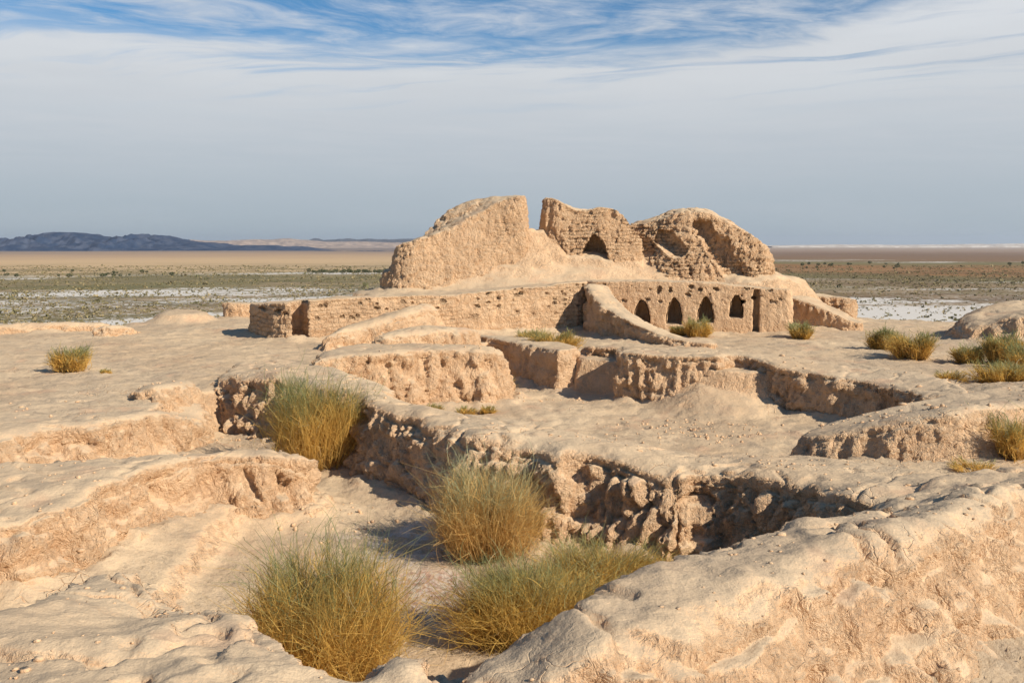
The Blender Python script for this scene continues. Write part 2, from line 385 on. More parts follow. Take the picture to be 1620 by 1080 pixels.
wall('mudbrick_wall', 'broad low mud wall with a rounded nose and undercut fissured face, between the two nearest golden bushes', 'wall',
     [np.array(poly_px([(508, 736, .82), (474, 724, 1.0), (428, 716, 1.12), (326, 720, 1.12), (244, 743, 1.12), (163, 773, 1.12), (122, 804, 1.08), (0, 842, 1.0), (-160, 862, 1.0),
       (-160, 745, 1.15), (0, 737, 1.1), (122, 727, 1.05), (244, 720, 1.02), (338, 707, 1.0), (407, 706, .95), (480, 722, .75)]))],
     M_mud, h=.04, amp=.32, top=.12, k=.34, batter=.26, warp=.16, group=G, lip=.10, foot=.5, rough=.7)
wall('mudbrick_wall', 'low sunlit mud wall under the flat terrace with the single round bush', 'wall',
     [np.array(poly_px([(322, 676, .55), (296, 655, .9), (250, 657, 1.), (204, 665, 1.), (102, 678, 1.), (0, 694, 1.), (-170, 712, 1.), (-170, 640, .98), (0, 638, .98), (200, 628, .96), (300, 628, .95), (328, 640, .8)]))],
     M_mud, h=.05, amp=.27, top=.10, k=.34, batter=.42, warp=.15, group=G)
wall('mudbrick_wall', 'longest dark-faced mud wall winding diagonally behind the three big bushes', 'wall',
     [np.array(poly_px([(334, 606, 1.15), (352, 593, 1.35), (420, 598, 1.4), (500, 612, 1.4), (560, 630, 1.4), (590, 648, 1.38), (650, 666, 1.3), (700, 680, 1.32), (728, 700, 1.3), (760, 697, 1.32),
       (850, 704, 1.32), (880, 722, 1.3), (905, 716, 1.28), (1000, 735, 1.27), (1060, 752, 1.25), (1100, 747, 1.22), (1200, 760, 1.25), (1300, 776, 1.3), (1390, 800, 1.4), (1500, 815, 1.4),
       (1540, 760, 1.4), (1430, 742, 1.35), (1340, 722, 1.25), (1250, 718, 1.12), (1080, 714, 1.15), (960, 692, 1.15), (870, 674, 1.2), (750, 662, 1.25), (650, 640, 1.3), (620, 612, 1.35), (540, 583, 1.35), (440, 567, 1.3), (370, 575, 1.2)]))],
     M_mud, h=.033, amp=.25, top=.12, k=.36, batter=.30, warp=.26, group=G, rough=1.5, lip=.02, flute=.5)
wall('mudbrick_wall', 'sunlit block of mud wall with furrowed face and rounded end, weeds along its foot', 'wall',
     [np.array(poly_px([(490, 574, 1.36), (500, 569, 1.4), (560, 563, 1.46), (650, 557, 1.5), (700, 556, 1.48), (730, 552, 1.52), (765, 552, 1.52), (790, 558, 1.42), (803, 570, 1.15), (803, 556, 1.3), (785, 545, 1.48), (650, 543, 1.5), (520, 548, 1.42)]))],
     M_mud, h=.045, amp=.17, top=.09, k=.32, batter=.24, warp=.16, group=G, lip=.08)
wall('mudbrick_wall', 'mud wall with one squared sunlit end and a long shaded side, beside the passage', 'wall',
     [np.array([(-1.45, 32.2, 1.1), (-.9, 31.0, 1.18), (-.2, 29.6, 1.2), (.6, 28.1, 1.22), (1.25, 26.8, 1.22), (1.35, 26.6, 1.22), (1.95, 27.0, 1.22), (1.95, 28.2, 1.2), (1.2, 30, 1.18), (.2, 32.2, 1.1)])],
     M_mud, h=.05, amp=.14, top=.07, k=.2, batter=.12, warp=.12, group=G)
wall('mudbrick_wall', 'zigzag mud wall with dark hollow bays and a row of fluted pillars at the back of the sunken floor', 'wall',
     [np.array([(2.05, 27.3, 1.25), (2.5, 27.2, 1.25), (3.1, 26.9, 1.28), (2.95, 26.0, 1.3), (2.85, 25.2, 1.34), (3.1, 24.9, 1.34), (4.4, 24.1, 1.36), (4.9, 23.9, 1.38), (5.35, 23.8, 1.4), (5.6, 24.6, 1.34), (6.1, 24.5, 1.3), (6.5, 23.1, 1.2), (7.2, 22.6, 1.12), (7.9, 21.9, 1.08), (8.5, 20.9, 1.05), (8.7, 19.6, 1.04), (9.8, 19.4, 1.15), (10.0, 22.5, 1.15), (8.2, 25.4, 1.15), (5.7, 27.0, 1.15), (4.2, 28.6, 1.15), (2.2, 29.0, 1.12)])],
     M_mud, h=.04, amp=.22, top=.09, k=.26, batter=.12, warp=.2, group=G, rough=1.3, flute=.8)
wall('mudbrick_wall', 'sunlit sloping mud bank wall with a small dark nose, above the shallow hollow with dry weeds', 'wall',
     [np.array(poly_px([(1262, 692, 1.15), (1300, 684, 1.3), (1421, 665, 1.6), (1536, 649, 1.82), (1620, 641, 1.76), (1760, 640, 1.76), (1760, 605, 1.7), (1620, 606, 1.66), (1536, 616, 1.66), (1421, 640, 1.5), (1280, 674, 1.18)]))],
     M_mud, h=.045, amp=.11, top=.05, k=.25, batter=.5, zb=.2, warp=.15, group=G, talus=.12)
wall('mudbrick_wall', 'short eroded nub of mud wall with a dark gullied side at the edge of the terrace', 'wall',
     [np.array([(-7.8, 19.5, 1.2), (-7.4, 19.2, 1.32), (-7.0, 19.5, 1.32), (-6.95, 20.6, 1.22), (-7.3, 21.3, 1.15), (-7.9, 20.6, 1.2)])],
     M_mud, h=.045, amp=.13, top=.05, k=.25, batter=.55, zb=.2, warp=.12, group=G, rough=1.2, talus=.15)
G2 = 'low mud banks before the brick enclosure'
wall('mud_bank', 'low mud bank rising towards the speckled brick wall, dark rounded end', 'earth bank',
     [np.array([(-5.9, 28.7, 1.35), (-5.5, 28.5, 1.5), (-4.6, 29.6, 1.65), (-3.6, 31.3, 1.9), (-2.4, 33.0, 2.1), (-3.2, 33.6, 2.1), (-4.6, 32.0, 1.85), (-5.6, 30.0, 1.6)])],
     M_mud, h=.045, amp=.2, top=.10, k=.5, batter=.4, warp=.15, zb=.3, group=G2, talus=.2)
wall('mud_bank', 'shorter mud bank with a domed dark end, just beyond the weedy sunlit block', 'earth bank',
     [np.array([(-4.3, 28.3, 1.4), (-3.8, 28.1, 1.55), (-2.6, 28.6, 1.6), (-1.3, 29.3, 1.55), (-.9, 30.6, 1.4), (-1.6, 31.6, 1.4), (-3.2, 30.6, 1.6), (-4.2, 29.3, 1.5)])],
     M_mud, h=.045, amp=.2, top=.10, k=.5, batter=.35, warp=.15, zb=.3, group=G2, talus=.2)

wall('mud_bank', 'small dark-pitted lump of mud on the far rim of the bare terrace', 'earth bank',
     [np.array([(-14.9, 33.6, 1.25), (-14.4, 33.3, 1.45), (-13.8, 33.5, 1.35), (-13.6, 34.2, 1.2), (-14.5, 34.6, 1.25)])],
     M_mud, h=.05, amp=.22, top=.12, k=.3, batter=.6, warp=.15, zb=.5, group=G2, talus=.2, rough=1.4)
wall('mud_bank', 'long low crumbling ridge along the rim of the bare terrace, plain behind it', 'earth bank',
     [np.array([(-24, 33.0, 1.1), (-21, 33.4, 1.3), (-18.5, 34.4, 1.25), (-16.0, 35.4, 1.3), (-15.2, 36.2, 1.2), (-16.2, 36.6, 1.15), (-19, 35.8, 1.2), (-24, 34.5, 1.15)])],
     M_mud, h=.06, amp=.2, top=.12, k=.35, batter=.7, warp=.3, zb=.5, group=G2, talus=.2, rough=1.3)

# the brick enclosure
def box_cut(cx, cy, dirx, diry, hw, dep, z0, z1):
    l = math.hypot(dirx, diry); tx, ty = dirx / l, diry / l; nx, ny = ty, -tx      # n points out towards the camera side
    def g(X, Y, Z):
        u = (X - cx) * tx + (Y - cy) * ty; v = (X - cx) * nx + (Y - cy) * ny
        return np.maximum(np.maximum(np.abs(u) - hw, np.abs(v) - dep), np.maximum(z0 - Z, Z - z1))
    return g
def arch_cut(cx, cy, dirx, diry, hw, dep, z0, z1):
    l = math.hypot(dirx, diry); tx, ty = dirx / l, diry / l; nx, ny = ty, -tx
    def g(X, Y, Z):
        u = (X - cx) * tx + (Y - cy) * ty; v = (X - cx) * nx + (Y - cy) * ny
        t = np.clip((Z - z0) / (z1 - z0), 0, 1); ww = hw * np.maximum(1 - t ** 2.4, 0) ** .7 
        return np.maximum(np.maximum((np.abs(u) - ww) * .8, np.abs(v) - dep), np.maximum(z0 - Z, Z - z1))
    return g
wall('brick_wall', 'long low mud-brick wall pierced by rows of small holes, tall dark slot near its free end', 'wall',
     [np.array([(-7.6, 31.1, 2.3), (-6.6, 31.5, 2.4), (-4, 32.7, 2.45), (-2.4, 33.3, 2.42), (0, 34.3, 2.62), (2.9, 35.4, 2.85), (3.2, 37.4, 2.85), (0, 37.0, 2.6), (-4, 35.2, 2.45), (-9.2, 34.0, 2.15), (-9.4, 33.3, 2.15)])],
     M_brickA, h=.055, amp=.12, top=.05, k=.10, batter=.10, warp=.12, zb=.4, lip=0., rough=1.1, flute=.25,
     cuts=[box_cut(-7.02, 31.3, 2.6, 1.1, .26, 1.0, .9, 2.9)])
NW = [(4.78, 1.34, 2.16, .27), (5.93, 1.36, 2.27, .26), (7.02, 1.42, 2.34, .26), (8.06, 1.62, 2.44, .21)]
wy = lambda x: 35.4 + (x - 2.9) * (-1.8 / 6.95)
nw = wall('niche_wall', 'high mud-brick wall with four small pointed niches and a tall narrow slot', 'wall',
     [np.array([(2.7, 35.5, 2.88), (5, 34.87, 2.9), (7.4, 34.25, 2.88), (7.9, 34.1, 2.72), (9.85, 33.6, 2.66), (10.05, 33.8, 2.62), (10.5, 37, 2.5), (6, 38.6, 2.8), (2.9, 38.2, 2.8)])],
     M_brickN, h=.045, amp=.04, top=.05, k=.08, batter=.05, warp=.08, zb=.4, lip=0., rough=1.1, talus=.2, angle=-.253, flute=.15,
     cuts=[arch_cut(x, wy(x), 6.95, -1.8, hw + .03, .95, z0 - .03, z1 + .03) for x, z0, z1, hw in NW] + [box_cut(8.74, wy(8.74), 6.95, -1.8, .10, .40, .8, 2.62)])
M_nich = earth('niche_mud', side_detail=.5)
def niche_mesh(hw, z0, z1, dep):
    """plastered lining of one niche: floor, jambs, pointed vault and back"""
    n = 26; t = np.linspace(0, 1, n // 2 + 1); ww = hw * (1 - t ** 2.4) ** .7; ring = [(-a, b) for a, b in zip(ww, t)] + [(a, b) for a, b in list(zip(ww, t))[-2::-1]]
    V = []; F = []; L = 7
    for j in range(L):
        s_ = 1 if j < L - 1 else .82
        for a, b in ring: V.append((a * s_, dep * j / (L - 1), z0 + (z1 - z0) * b * s_))
    m = len(ring)
    for j in range(L - 1):
        for i in range(m): F.append((j * m + i, (j + 1) * m + i, (j + 1) * m + (i + 1) % m, j * m + (i + 1) % m))
    c = len(V); V.append((0, dep, z0 + .35 * (z1 - z0)))
    for i in range(m): F.append(((L - 1) * m + i, c, c, (L - 1) * m + (i + 1) % m))
    return np.array(V), F
import bmesh
for x, z0, z1, hw in NW:
    V, F = niche_mesh(hw, z0, z1, .85)
    a = math.atan2(-1.8, 6.95); off = .03
    Vw = np.stack([x + V[:, 0] * math.cos(a) - (V[:, 1] + off) * math.sin(a), wy(x) + V[:, 0] * math.sin(a) + (V[:, 1] + off) * math.cos(a), V[:, 2]], 1)
    me = bpy.data.meshes.new('niche'); me.from_pydata([tuple(v - np.array(nw.location)) for v in Vw], [], [tuple(dict.fromkeys(f)) for f in F])
    me.polygons.foreach_set('use_smooth', np.ones(len(me.polygons), bool)); me.materials.append(M_nich)
    link('niche', me, nw)
wall('buttress_wall', 'steeply ramped shaded mud wall curving down from the niche wall corner', 'wall',
     [np.array([(2.65, 35.6, 2.82), (2.7, 34.6, 2.6), (2.95, 33.6, 2.2), (3.4, 32.6, 1.9), (4.0, 31.4, 1.6), (4.9, 30.2, 1.25), (6.2, 29.2, 1.1), (6.6, 30, 1.1), (5.6, 31.1, 1.2), (4.8, 32.2, 1.5), (4.2, 33.4, 1.85), (3.8, 34.6, 2.3), (3.7, 35.6, 2.8)])],
     M_mud, h=.045, amp=.18, top=.07, k=.2, batter=.05, warp=.12, zb=.3, talus=.15)
G3 = 'rubble walls behind the niche wall'
wall('rubble_wall', 'shaded clay wall running out from behind the end of the niche wall', 'wall',
     [np.array([(10.5, 38.0, 2.2), (11.2, 36.9, 2.1), (12.0, 36.0, 1.7), (12.8, 35.2, 1.3), (13.4, 35.6, 1.25), (12.8, 37.0, 1.75), (12.0, 38.6, 2.2)])],
     M_mud, h=.055, amp=.15, top=.05, k=.15, batter=.15, warp=.12, zb=.3, rough=1.3, group=G3, talus=.2)
wall('rubble_wall', 'rounded stub of brick rubble at the outer foot of the mound', 'wall',
     [np.array([(12.6, 39.4, 2.0), (13.4, 38.9, 2.1), (14.1, 38.9, 2.0), (14.4, 39.6, 1.9), (13.6, 40.4, 2.1), (12.6, 40.2, 2.2)])],
     M_brickK, h=.055, amp=.16, top=.06, k=.25, batter=.12, warp=.15, zb=.2, rough=1.2, group=G3)
wall('rubble_wall', 'small square stump of mud wall beyond the free end of the long brick wall', 'wall',
     [np.array([(-12.6, 40.6, 1.75), (-11.7, 40.2, 1.75), (-10.9, 40.6, 1.7), (-11.0, 41.4, 1.7), (-12.2, 41.6, 1.75)])],
     M_mud, h=.06, amp=.08, top=.04, k=.1, batter=.12, warp=.1, zb=.2, group=G3)

# the keep on its mound
G4 = 'standing fragments of the keep'
wall('ruined_tower', 'largest keep fragment, a long mud mass climbing to a sheer brick-coursed end', 'ruin',
     [np.array([(-4.7, 37.7, 4.15, .22), (-3.8, 37.5, 4.3, .2), (-2.7, 38.1, 4.75, .45), (-1.3, 38.9, 5.45, .5), (-.4, 39.0, 6.0, .2), (.45, 38.9, 6.15, .06), (.62, 39.3, 6.3, .04), (.5, 40.6, 6.25, .1), (-1.1, 41, 6.2, .2), (-2.5, 40.8, 6.0, .2), (-3.15, 40.6, 5.5, .2), (-3.5, 40.3, 4.7, .2), (-3.9, 39.8, 4.35, .3), (-4.8, 39, 4.2, .2)]),
      np.array([(-5.3, 38.0, 3.1, .15), (-4.6, 37.5, 3.3, .15), (-4.2, 38.2, 3.5, .2), (-4.6, 39.2, 3.3, .2), (-5.3, 39.0, 3.2, .15)])],
     M_brickK, h=.055, amp=.13, top=.2, k=.16, batter=.2, warp=.18, zb=1.8, group=G4, lip=0., talus=.3, flute=.5)
wall('ruined_tower', 'thin keep wall with an upright pillar and a dark arched opening', 'ruin',
     [np.array([(1.35, 40.2, 6.2), (1.6, 39.9, 6.2), (2.0, 39.7, 6.12), (2.2, 39.65, 5.8), (2.9, 39.55, 5.6), (3.25, 39.5, 5.65), (3.45, 39.4, 5.85), (4.45, 39.3, 5.85), (4.75, 39.3, 5.4), (5.15, 39.3, 4.7), (5.4, 39.6, 4.2), (5.3, 40.5, 4.4), (4.8, 40.7, 5.5), (4.4, 40.8, 5.85), (3.4, 40.8, 5.8), (3.0, 40.8, 5.6), (2.3, 41.0, 5.75), (2.0, 41.2, 6.1), (1.4, 41.3, 6.2)])],
     M_brickK, h=.05, amp=.12, top=.2, k=.1, batter=.12, warp=.14, zb=2.6, group=G4, lip=0., talus=.3, rough=1.4, flute=.6,
     cuts=[arch_cut(3.4, 39.25, 1, -.12, .56, .95, 3.3, 4.62), box_cut(2.75, 39.3, .15, 1, .12, .22, 4.4, 6)])
def caps(a, b, r):
    a = np.array(a, np.float32); b = np.array(b, np.float32); ab = b - a
    def g(X, Y, Z):
        t = np.clip(((X - a[0]) * ab[0] + (Y - a[1]) * ab[1] + (Z - a[2]) * ab[2]) / (ab @ ab), 0, 1)
        return np.sqrt((X - a[0] - ab[0] * t) ** 2 + (Y - a[1] - ab[1] * t) ** 2 + (Z - a[2] - ab[2] * t) ** 2) - r
    return g
wall('ruined_tower', 'domed keep fragment scooped out by two deep weathered hollows', 'ruin',
     [np.array([(5.0, 41, 5.2, .2), (5.5, 40.2, 5.15, .35), (6.1, 39.8, 5.2, .45), (6.6, 39.5, 5.4, .45), (7.2, 39.3, 5.6, .45), (7.9, 39.2, 5.55, .4), (8.7, 38.9, 5.2, .35), (9.4, 38.6, 4.8, .2), (10.1, 38.4, 4.3, .08), (10.6, 39, 4.0, .08), (10.2, 40.2, 4.7, .2), (9.3, 41, 5.3, .2), (8.0, 41.2, 5.9, .2), (7.1, 41.4, 5.8, .2), (6.6, 41.6, 5.4, .2), (5.5, 42, 5.3, .2)])],
     M_brickK, h=.05, amp=.21, top=.2, k=.3, batter=.3, warp=.16, zb=1.6, group=G4, lip=0., talus=.3, rough=1.4,
     flute=.35, cuts=[caps((6.25, 39.3, 4.55), (6.7, 38.8, 4.05), .42), caps((7.75, 39.2, 5.0), (8.3, 38.7, 4.1), .36), caps((8.3, 38.75, 4.1), (9.2, 38.1, 2.9), .46), caps((8.5, 38.5, 4.2), (8.9, 38.1, 3.6), .5), caps((5.3, 39.8, 4.5), (5.45, 39.5, 4.0), .3)])
wall('mound', 'dark-sided earth mound with a cluster of green bushes before it', 'earth mound',
     [np.array([(15.4, 31.4, 1.6), (16.1, 30.6, 2.0), (18, 30.0, 2.3), (21, 30.5, 2.3), (21, 35, 2.2), (17, 34.5, 2.1), (15.6, 33, 1.7)])],
     M_mud, h=.06, amp=.2, top=.08, k=.5, batter=.75, warp=.3, zb=.2, rough=1.2, kind='structure', talus=.2)

# ------------------------------------------------------------------ ground: one sheet from underfoot to the horizon
PLAIN = -14.
LAYERS = []
def layer(pts, z, fall, px=False, mx=False):
    P = np.array([U(p[0], p[1], p[2]) for p in pts]) if px else np.array(pts, float)[:, :2]
    LAYERS.append((chaikin(P, 2), z, fall, mx))
pit = lambda pts, z, fall: LAYERS.append((chaikin(np.array([U(a, b, z) for a, b in pts]), 2), z, -fall, False))
FORT = chaikin([(-60, 2), (-40, 24), (-26, 33), (-20, 36.5), (-16, 39), (-14, 43.5), (-10, 44), (-5, 46), (6, 48), (14, 46), (18, 42), (22, 41), (30, 38), (45, 30), (60, 2), (50, -40), (-50, -40)], 2)
layer([(-6.5, 36), (0, 36.8), (6, 37.4), (10.0, 37.6), (11.3, 39.4), (11.6, 41), (10, 44), (2, 45), (-5.5, 42)], 2.35, .9)
layer([(-2.5, 39.9), (1, 39.9), (4.5, 40.2), (6.5, 41), (9.5, 41), (9.8, 42), (8, 43), (-2, 43)], 3.75, 3.6)
layer([(.5, 40.0), (1.5, 40.6), (1.6, 43), (.3, 43)], 4.75, 1.9, mx=True)
layer([(10.0, 39.0), (11.6, 39.4), (11.8, 41), (10, 42)], 2.9, 2.6, mx=True)
layer([(-11.6, 35.8), (-9.8, 35.2), (-9, 38), (-13.5, 39.5), (-14.5, 38.5), (-13.2, 37.5)], 1.12, 2.0)
layer([(-14.0, 38.2), (-13.3, 37.8), (-12.8, 38.3), (-13.0, 39.3), (-14.0, 39.4)], 1.5, .9)
layer([(-18.4, 35.0), (-17.2, 35.0), (-16.9, 36), (-18.2, 36.2)], 1.15, .7)
layer([(11, 17), (30, 15), (30, 20), (12, 20)], 1.45, 3)
layer([(6, 8.5), (30, 6), (30, 14), (14, 14.5), (7, 14.2)], 1.05, 2)
layer([(-8, -20), (8, -20), (8, 0), (2, 2), (-2, 3), (-8, 5)], 1.8, 2)
layer([(3, -3), (20, -3), (20, 6), (6, 6), (3, 3.5), (1.5, 2.5)], .3, 2)
layer([(-300, 890, .3), (0, 898, .3), (130, 862, .3), (250, 825, .3), (430, 785, .3), (520, 785, .1), (560, 1000, .1), (430, 1080, .1), (250, 1100, .3), (-300, 1100, .3)], .25, .5, True)
pit([(485, 838), (520, 800), (540, 770), (600, 775), (700, 790), (870, 880), (1100, 900), (1280, 900), (1220, 960), (1000, 1010), (850, 1100), (740, 1160), (600, 1180), (430, 1130), (380, 1010), (400, 930), (440, 870)], .0, .65)
pit([(-250, 812), (-100, 806), (0, 797), (102, 778), (204, 762), (293, 748), (330, 722), (348, 702), (395, 690), (470, 697), (560, 755), (610, 775), (570, 810), (500, 815), (470, 800), (407, 803), (338, 806), (244, 812), (122, 822), (0, 848), (-250, 870)], .05, .65)
pit([(600, 628), (640, 648), (700, 664), (795, 650), (822, 622), (800, 595), (835, 622), (870, 634), (920, 634), (990, 652), (1130, 666), (1200, 668), (1262, 668), (1330, 670), (1372, 684), (1375, 712), (1310, 730), (1280, 770), (1180, 800), (1050, 800), (900, 775), (700, 735), (600, 690)], .02, 1.1)
layer([(5.0, 24.6), (5.0, 23.9), (5.4, 23.7), (5.8, 24.0), (6.0, 25)], .5, 1.6, mx=True)

def ground_z(x, y, detail=True):
    fl = np.stack([x, y, 0 * x], 1)
    H = np.full(x.shape, 1.0, np.float32)
    wx = fbm(fl * .5 + 300, 3) * .25; wyy = fbm(fl * .5 + 400, 3) * .25
    for P, z, fall, mx in LAYERS:
        d = sdf2(P, x + wx * (fall > 0), y + wyy * (fall > 0)); t = 1 - (sm(d, 0, fall) if fall > 0 else sm(d + fall, 0, .45)); H0 = H; H = H * (1 - t) + z * t; H = np.maximum(H, H0) if mx else H
    r = np.hypot(x, y)
    H += .10 * fbm(fl * .25 + 8, 3) * sm(r, 12, 25) + .05 * fbm(fl * .9 + 3, 4) + .05 * sm(r, 14, 22) * (fbm(fl * 2.1 + 31, 3) - .4 * (1 - sm(np.abs(fbm(fl * .55 + 71, 3)), 0, .07)))
    near = np.where(r < 60)[0]
    if detail:
        add = np.zeros(len(near), np.float32); xn, yn = x[near], y[near]
        nz_ = .55 + .45 * fbm(fl[near] * 1.6 + 60, 3)
        for P, b, t in FOOT:
            bb = (xn > P[:, 0].min() - 2) & (xn < P[:, 0].max() + 2) & (yn > P[:, 1].min() - 2) & (yn < P[:, 1].max() + 2)
            k = np.where(bb)[0]
            if len(k) == 0: continue
            zt = idw(P, P[:, 2], xn[k], yn[k]); hh = np.clip(zt - H[near[k]], 0, 3)
            d = sdf2(P, xn[k], yn[k]) - b * hh
            v = t * nz_[k] * np.exp(-np.maximum(d, 0) / .32) * sm(hh, .15, .9); v = np.minimum(v, hh * .7)
            add[k] = np.maximum(add[k], v)
        H[near] += add
    dF = sdf2(FORT, x + wx * 6, y + wyy * 6)
    t = sm(dF, -.5, 26); t2 = sm(dF, -2.0, 3.0)
    H = H * (1 - t) + PLAIN * t - t2 * (1 - t) * 2.2 * 1.0
    H += (1 - sm(dF, 20, 30)) * sm(dF, 0, 4) * .6 * fbm(fl * .35, 4)
    # the plain: dead flat near, long swells of sand far to the north-west
    far = sm(r, 700, 1500)
    H += far * (2.2 * fbm(fl * .0016 + 5, 3) - .5)
    H += (r > 1800) * np.clip((r - 1800) / 3000, 0, 8) * 2.0
    return H.astype(np.float32)
da = []
a = -math.pi
while a < math.pi:
    x_ = abs(a); st = .0030 if x_ < .60 else (.006 if x_ < .9 else .05); da.append(a); a += st
da = np.array(da)
rs = [.4]
while rs[-1] < 16000:
    r_ = rs[-1]; rs.append(r_ * (1.03 if r_ < 3 else 1.0042 if r_ < 9 else 1.0028 if r_ < 44 else 1.012 if r_ < 500 else 1.03))
rs = np.array(rs)
RR, AA = np.meshgrid(rs, da, indexing='ij'); GX = (RR * np.sin(AA)).ravel(); GY = (RR * np.cos(AA)).ravel()
GZ = ground_z(GX, GY)
nr, na = RR.shape
ii = np.arange(nr * na).reshape(nr, na); jj = np.roll(ii, -1, 1)
Q = np.stack([ii[:-1], jj[:-1], jj[1:], ii[1:]], -1).reshape(-1, 4)[:, ::-1]
V = np.stack([GX, GY, GZ], 1)
c = len(V); V = np.concatenate([V, [[0, 0, GZ[0]]]]);
Q = np.concatenate([Q, np.stack([ii[0], np.full(na, c), np.full(na, c), jj[0]], 1)[:0]])
# small scale wear on the ground's own steeper parts
GN = normals(V.astype(np.float32), Q)
nearm = np.hypot(V[:, 0], V[:, 1]) < 50
sdm = sm(1 - np.abs(GN[nearm, 2]), .05, .35)
Vn = V[nearm]
V[nearm, 2] += sdm * (.15 * fbm(Vn * (1.8, 1.8, 1) + 70, 4, .6) + .07 * fbm(Vn * (6, 6, 3), 3, .6)) + .012 * fbm(Vn * 3.2 + 1, 3)

# ground colours: mud of the fort, salt plain beyond
def ground_fort():
    m = earth('fort_ground'); n = NT.__new__(NT); n.t = m.node_tree; n.n = n.t.nodes; n.l = n.t.links
    b = [q for q in n.n if q.type == 'BSDF_PRINCIPLED'][0]; col = b.inputs['Base Color'].links[0].from_socket
    pos = [q for q in n.n if q.type == 'NEW_GEOMETRY'][0].outputs['Position']
    wob = n.m('MULTIPLY', n.m('SUBTRACT', n.noise(pos, 1.1, 4), .5), 2.2)
    def spot(x, y, r0, r1):
        d = n.vm('LENGTH', n.vm('SUBTRACT', n.scale(pos, 1, 1, 0), (x, y, 0))); return n.ss(n.m('ADD', d, wob), r0, r1, 1., 0.)
    x0, y0 = U(690, 935, 0); x1, y1 = U(640, 868, 0)
    s = spot(x0, y0, .5, 1.5); s2 = spot(x1 + .3, y1, .4, 1.3)
    red = n.mix(n.ss(n.noise(pos, 9, 6, .7), .42, .58), (.40, .22, .15), (.60, .48, .37))
    red = n.mix(n.ss(n.noise(pos, 21, 4, .7), .60, .66), red, (.16, .09, .06))
    col = n.mix(n.m('MULTIPLY', s, .85), col, red)
    wh = n.m('MULTIPLY', s2, n.ss(n.noise(pos, 3.4, 5, .7), .46, .6))
    col = n.mix(n.m('MULTIPLY', wh, .75), col, (.66, .56, .46))
    n.l.new(col, b.inputs['Base Color'])
    return m
def plain_mat():
    m, n = new_mat('salt_plain')
    geo = n.n.new('ShaderNodeNewGeometry'); pos = geo.outputs['Position']
    sp_ = n.node('ShaderNodeSeparateXYZ', None, _0=pos); X, Y = sp_.outputs[0], sp_.outputs[1]
    flat = n.scale(pos, 1, 1, 0)
    # distance, wobbled so that belts of soil wander
    wob = n.m('ADD', n.m('MULTIPLY', n.m('SUBTRACT', n.noise(flat, .004, 5, .6), .5), .55), n.m('MULTIPLY', n.m('SUBTRACT', n.noise(flat, .02, 4, .6), .5), .22))
    D = n.vm('LENGTH', flat); L = n.m('ADD', n.m('LOGARITHM', n.m('MAXIMUM', D, 10.), math.e), wob)
    T = n.m('DIVIDE', n.m('SUBTRACT', L, math.log(100)), math.log(6000 / 100))     # 100 m .. 6 km
    def P(y): return min(max((math.log(18.2 * 1500 / (y - HOR)) - math.log(100)) / math.log(60), 0), 1)
    green, brown, sand, salt, rust, dust = (.17, .15, .07), (.24, .165, .10), (.50, .35, .20), (.62, .57, .51), (.30, .15, .065), (.36, .255, .175)
    olive = (.27, .215, .12)
    Lf = n.ramp(T, [(P(540), dust), (P(512), brown), (P(498), olive), (P(480), brown), (P(462), (.24, .19, .12)), (P(452), green), (P(434), olive), (P(431), (.5, .42, .32)), (P(427), sand), (P(410), (.52, .355, .2)), (P(402), (.40, .27, .17)), (P(396), (.22, .17, .14))])
    Rt = n.ramp(T, [(P(540), dust), (P(505), olive), (P(470), (.30, .23, .15)), (P(461), (.13, .085, .06)), (P(456), olive), (P(446), (.27, .2, .13)), (P(434), green), (P(428), rust), (P(419), rust), (P(414), green), (P(409), (.21, .13, .075)), (P(401), (.2, .13, .085)), (P(396), (.3, .21, .15)), (P(391), (.36, .27, .2))])
    az = n.m('DIVIDE', X, n.m('MAXIMUM', Y, 1.))
    lr = n.ss(az, -.05, .2); col = n.mix(lr, Lf, Rt)
    # salt: density belts
    dl = n.ramp(T, [(P(540), .5), (P(512), .85), (P(500), .85), (P(494), .5), (P(484), .3), (P(475), .66), (P(456), .7), (P(452), .2), (P(436), .12), (P(431), .62), (P(428), .2), (P(424), .0), (P(396), .0)])
    dr = n.ramp(T, [(P(540), .8), (P(512), .84), (P(466), .84), (P(462), .1), (P(456), .35), (P(450), .5), (P(443), .3), (P(440), .6), (P(436), .25), (P(430), .05), (P(416), .1), (P(411), .55), (P(406), .12), (P(394), .15), (P(390), .5)])
    den = n.node('ShaderNodeMix', None, _0=lr, _2=dl, _3=dr).outputs[0]
    sn = n.m('ADD', n.m('MULTIPLY', n.noise(n.scale(flat, .45, 1, 1), .022, 6, .62), .62), n.m('MULTIPLY', n.noise(flat, .3, 4, .7), .38))
    mask = n.ss(n.m('ADD', sn, n.m('MULTIPLY', n.m('SUBTRACT', den, .5), .36)), .53, .575)
    col = n.mix(n.m('MULTIPLY', n.ss(n.noise(flat, .012, 6, .7), .42, .58), n.m('MULTIPLY', .65, n.ss(D, 1200., 620.))), col, n.mix(lr, (.12, .105, .05), (.15, .095, .05)))
    col = n.mix(n.m('MULTIPLY', n.ss(n.noise(n.scale(flat, .35, 1, 1), .008, 5, .7), .5, .62), n.m('MULTIPLY', .5, n.ss(D, 1200., 620.))), col, n.mix(lr, (.30, .225, .135), (.27, .185, .10)))
    col = n.mix(n.m('MULTIPLY', n.ss(n.noise(flat, .22, 4, .7), .50, .60), n.m('MULTIPLY', .6, n.ss(D, 900., 500.))), col, (.12, .10, .05))
    col = n.mix(n.m('MULTIPLY', n.ss(n.noise(n.scale(flat, .5, 1, 1), .03, 6, .7), .47, .60), n.m('MULTIPLY', .65, n.ss(D, 620., 420.))), col, (.33, .235, .145))
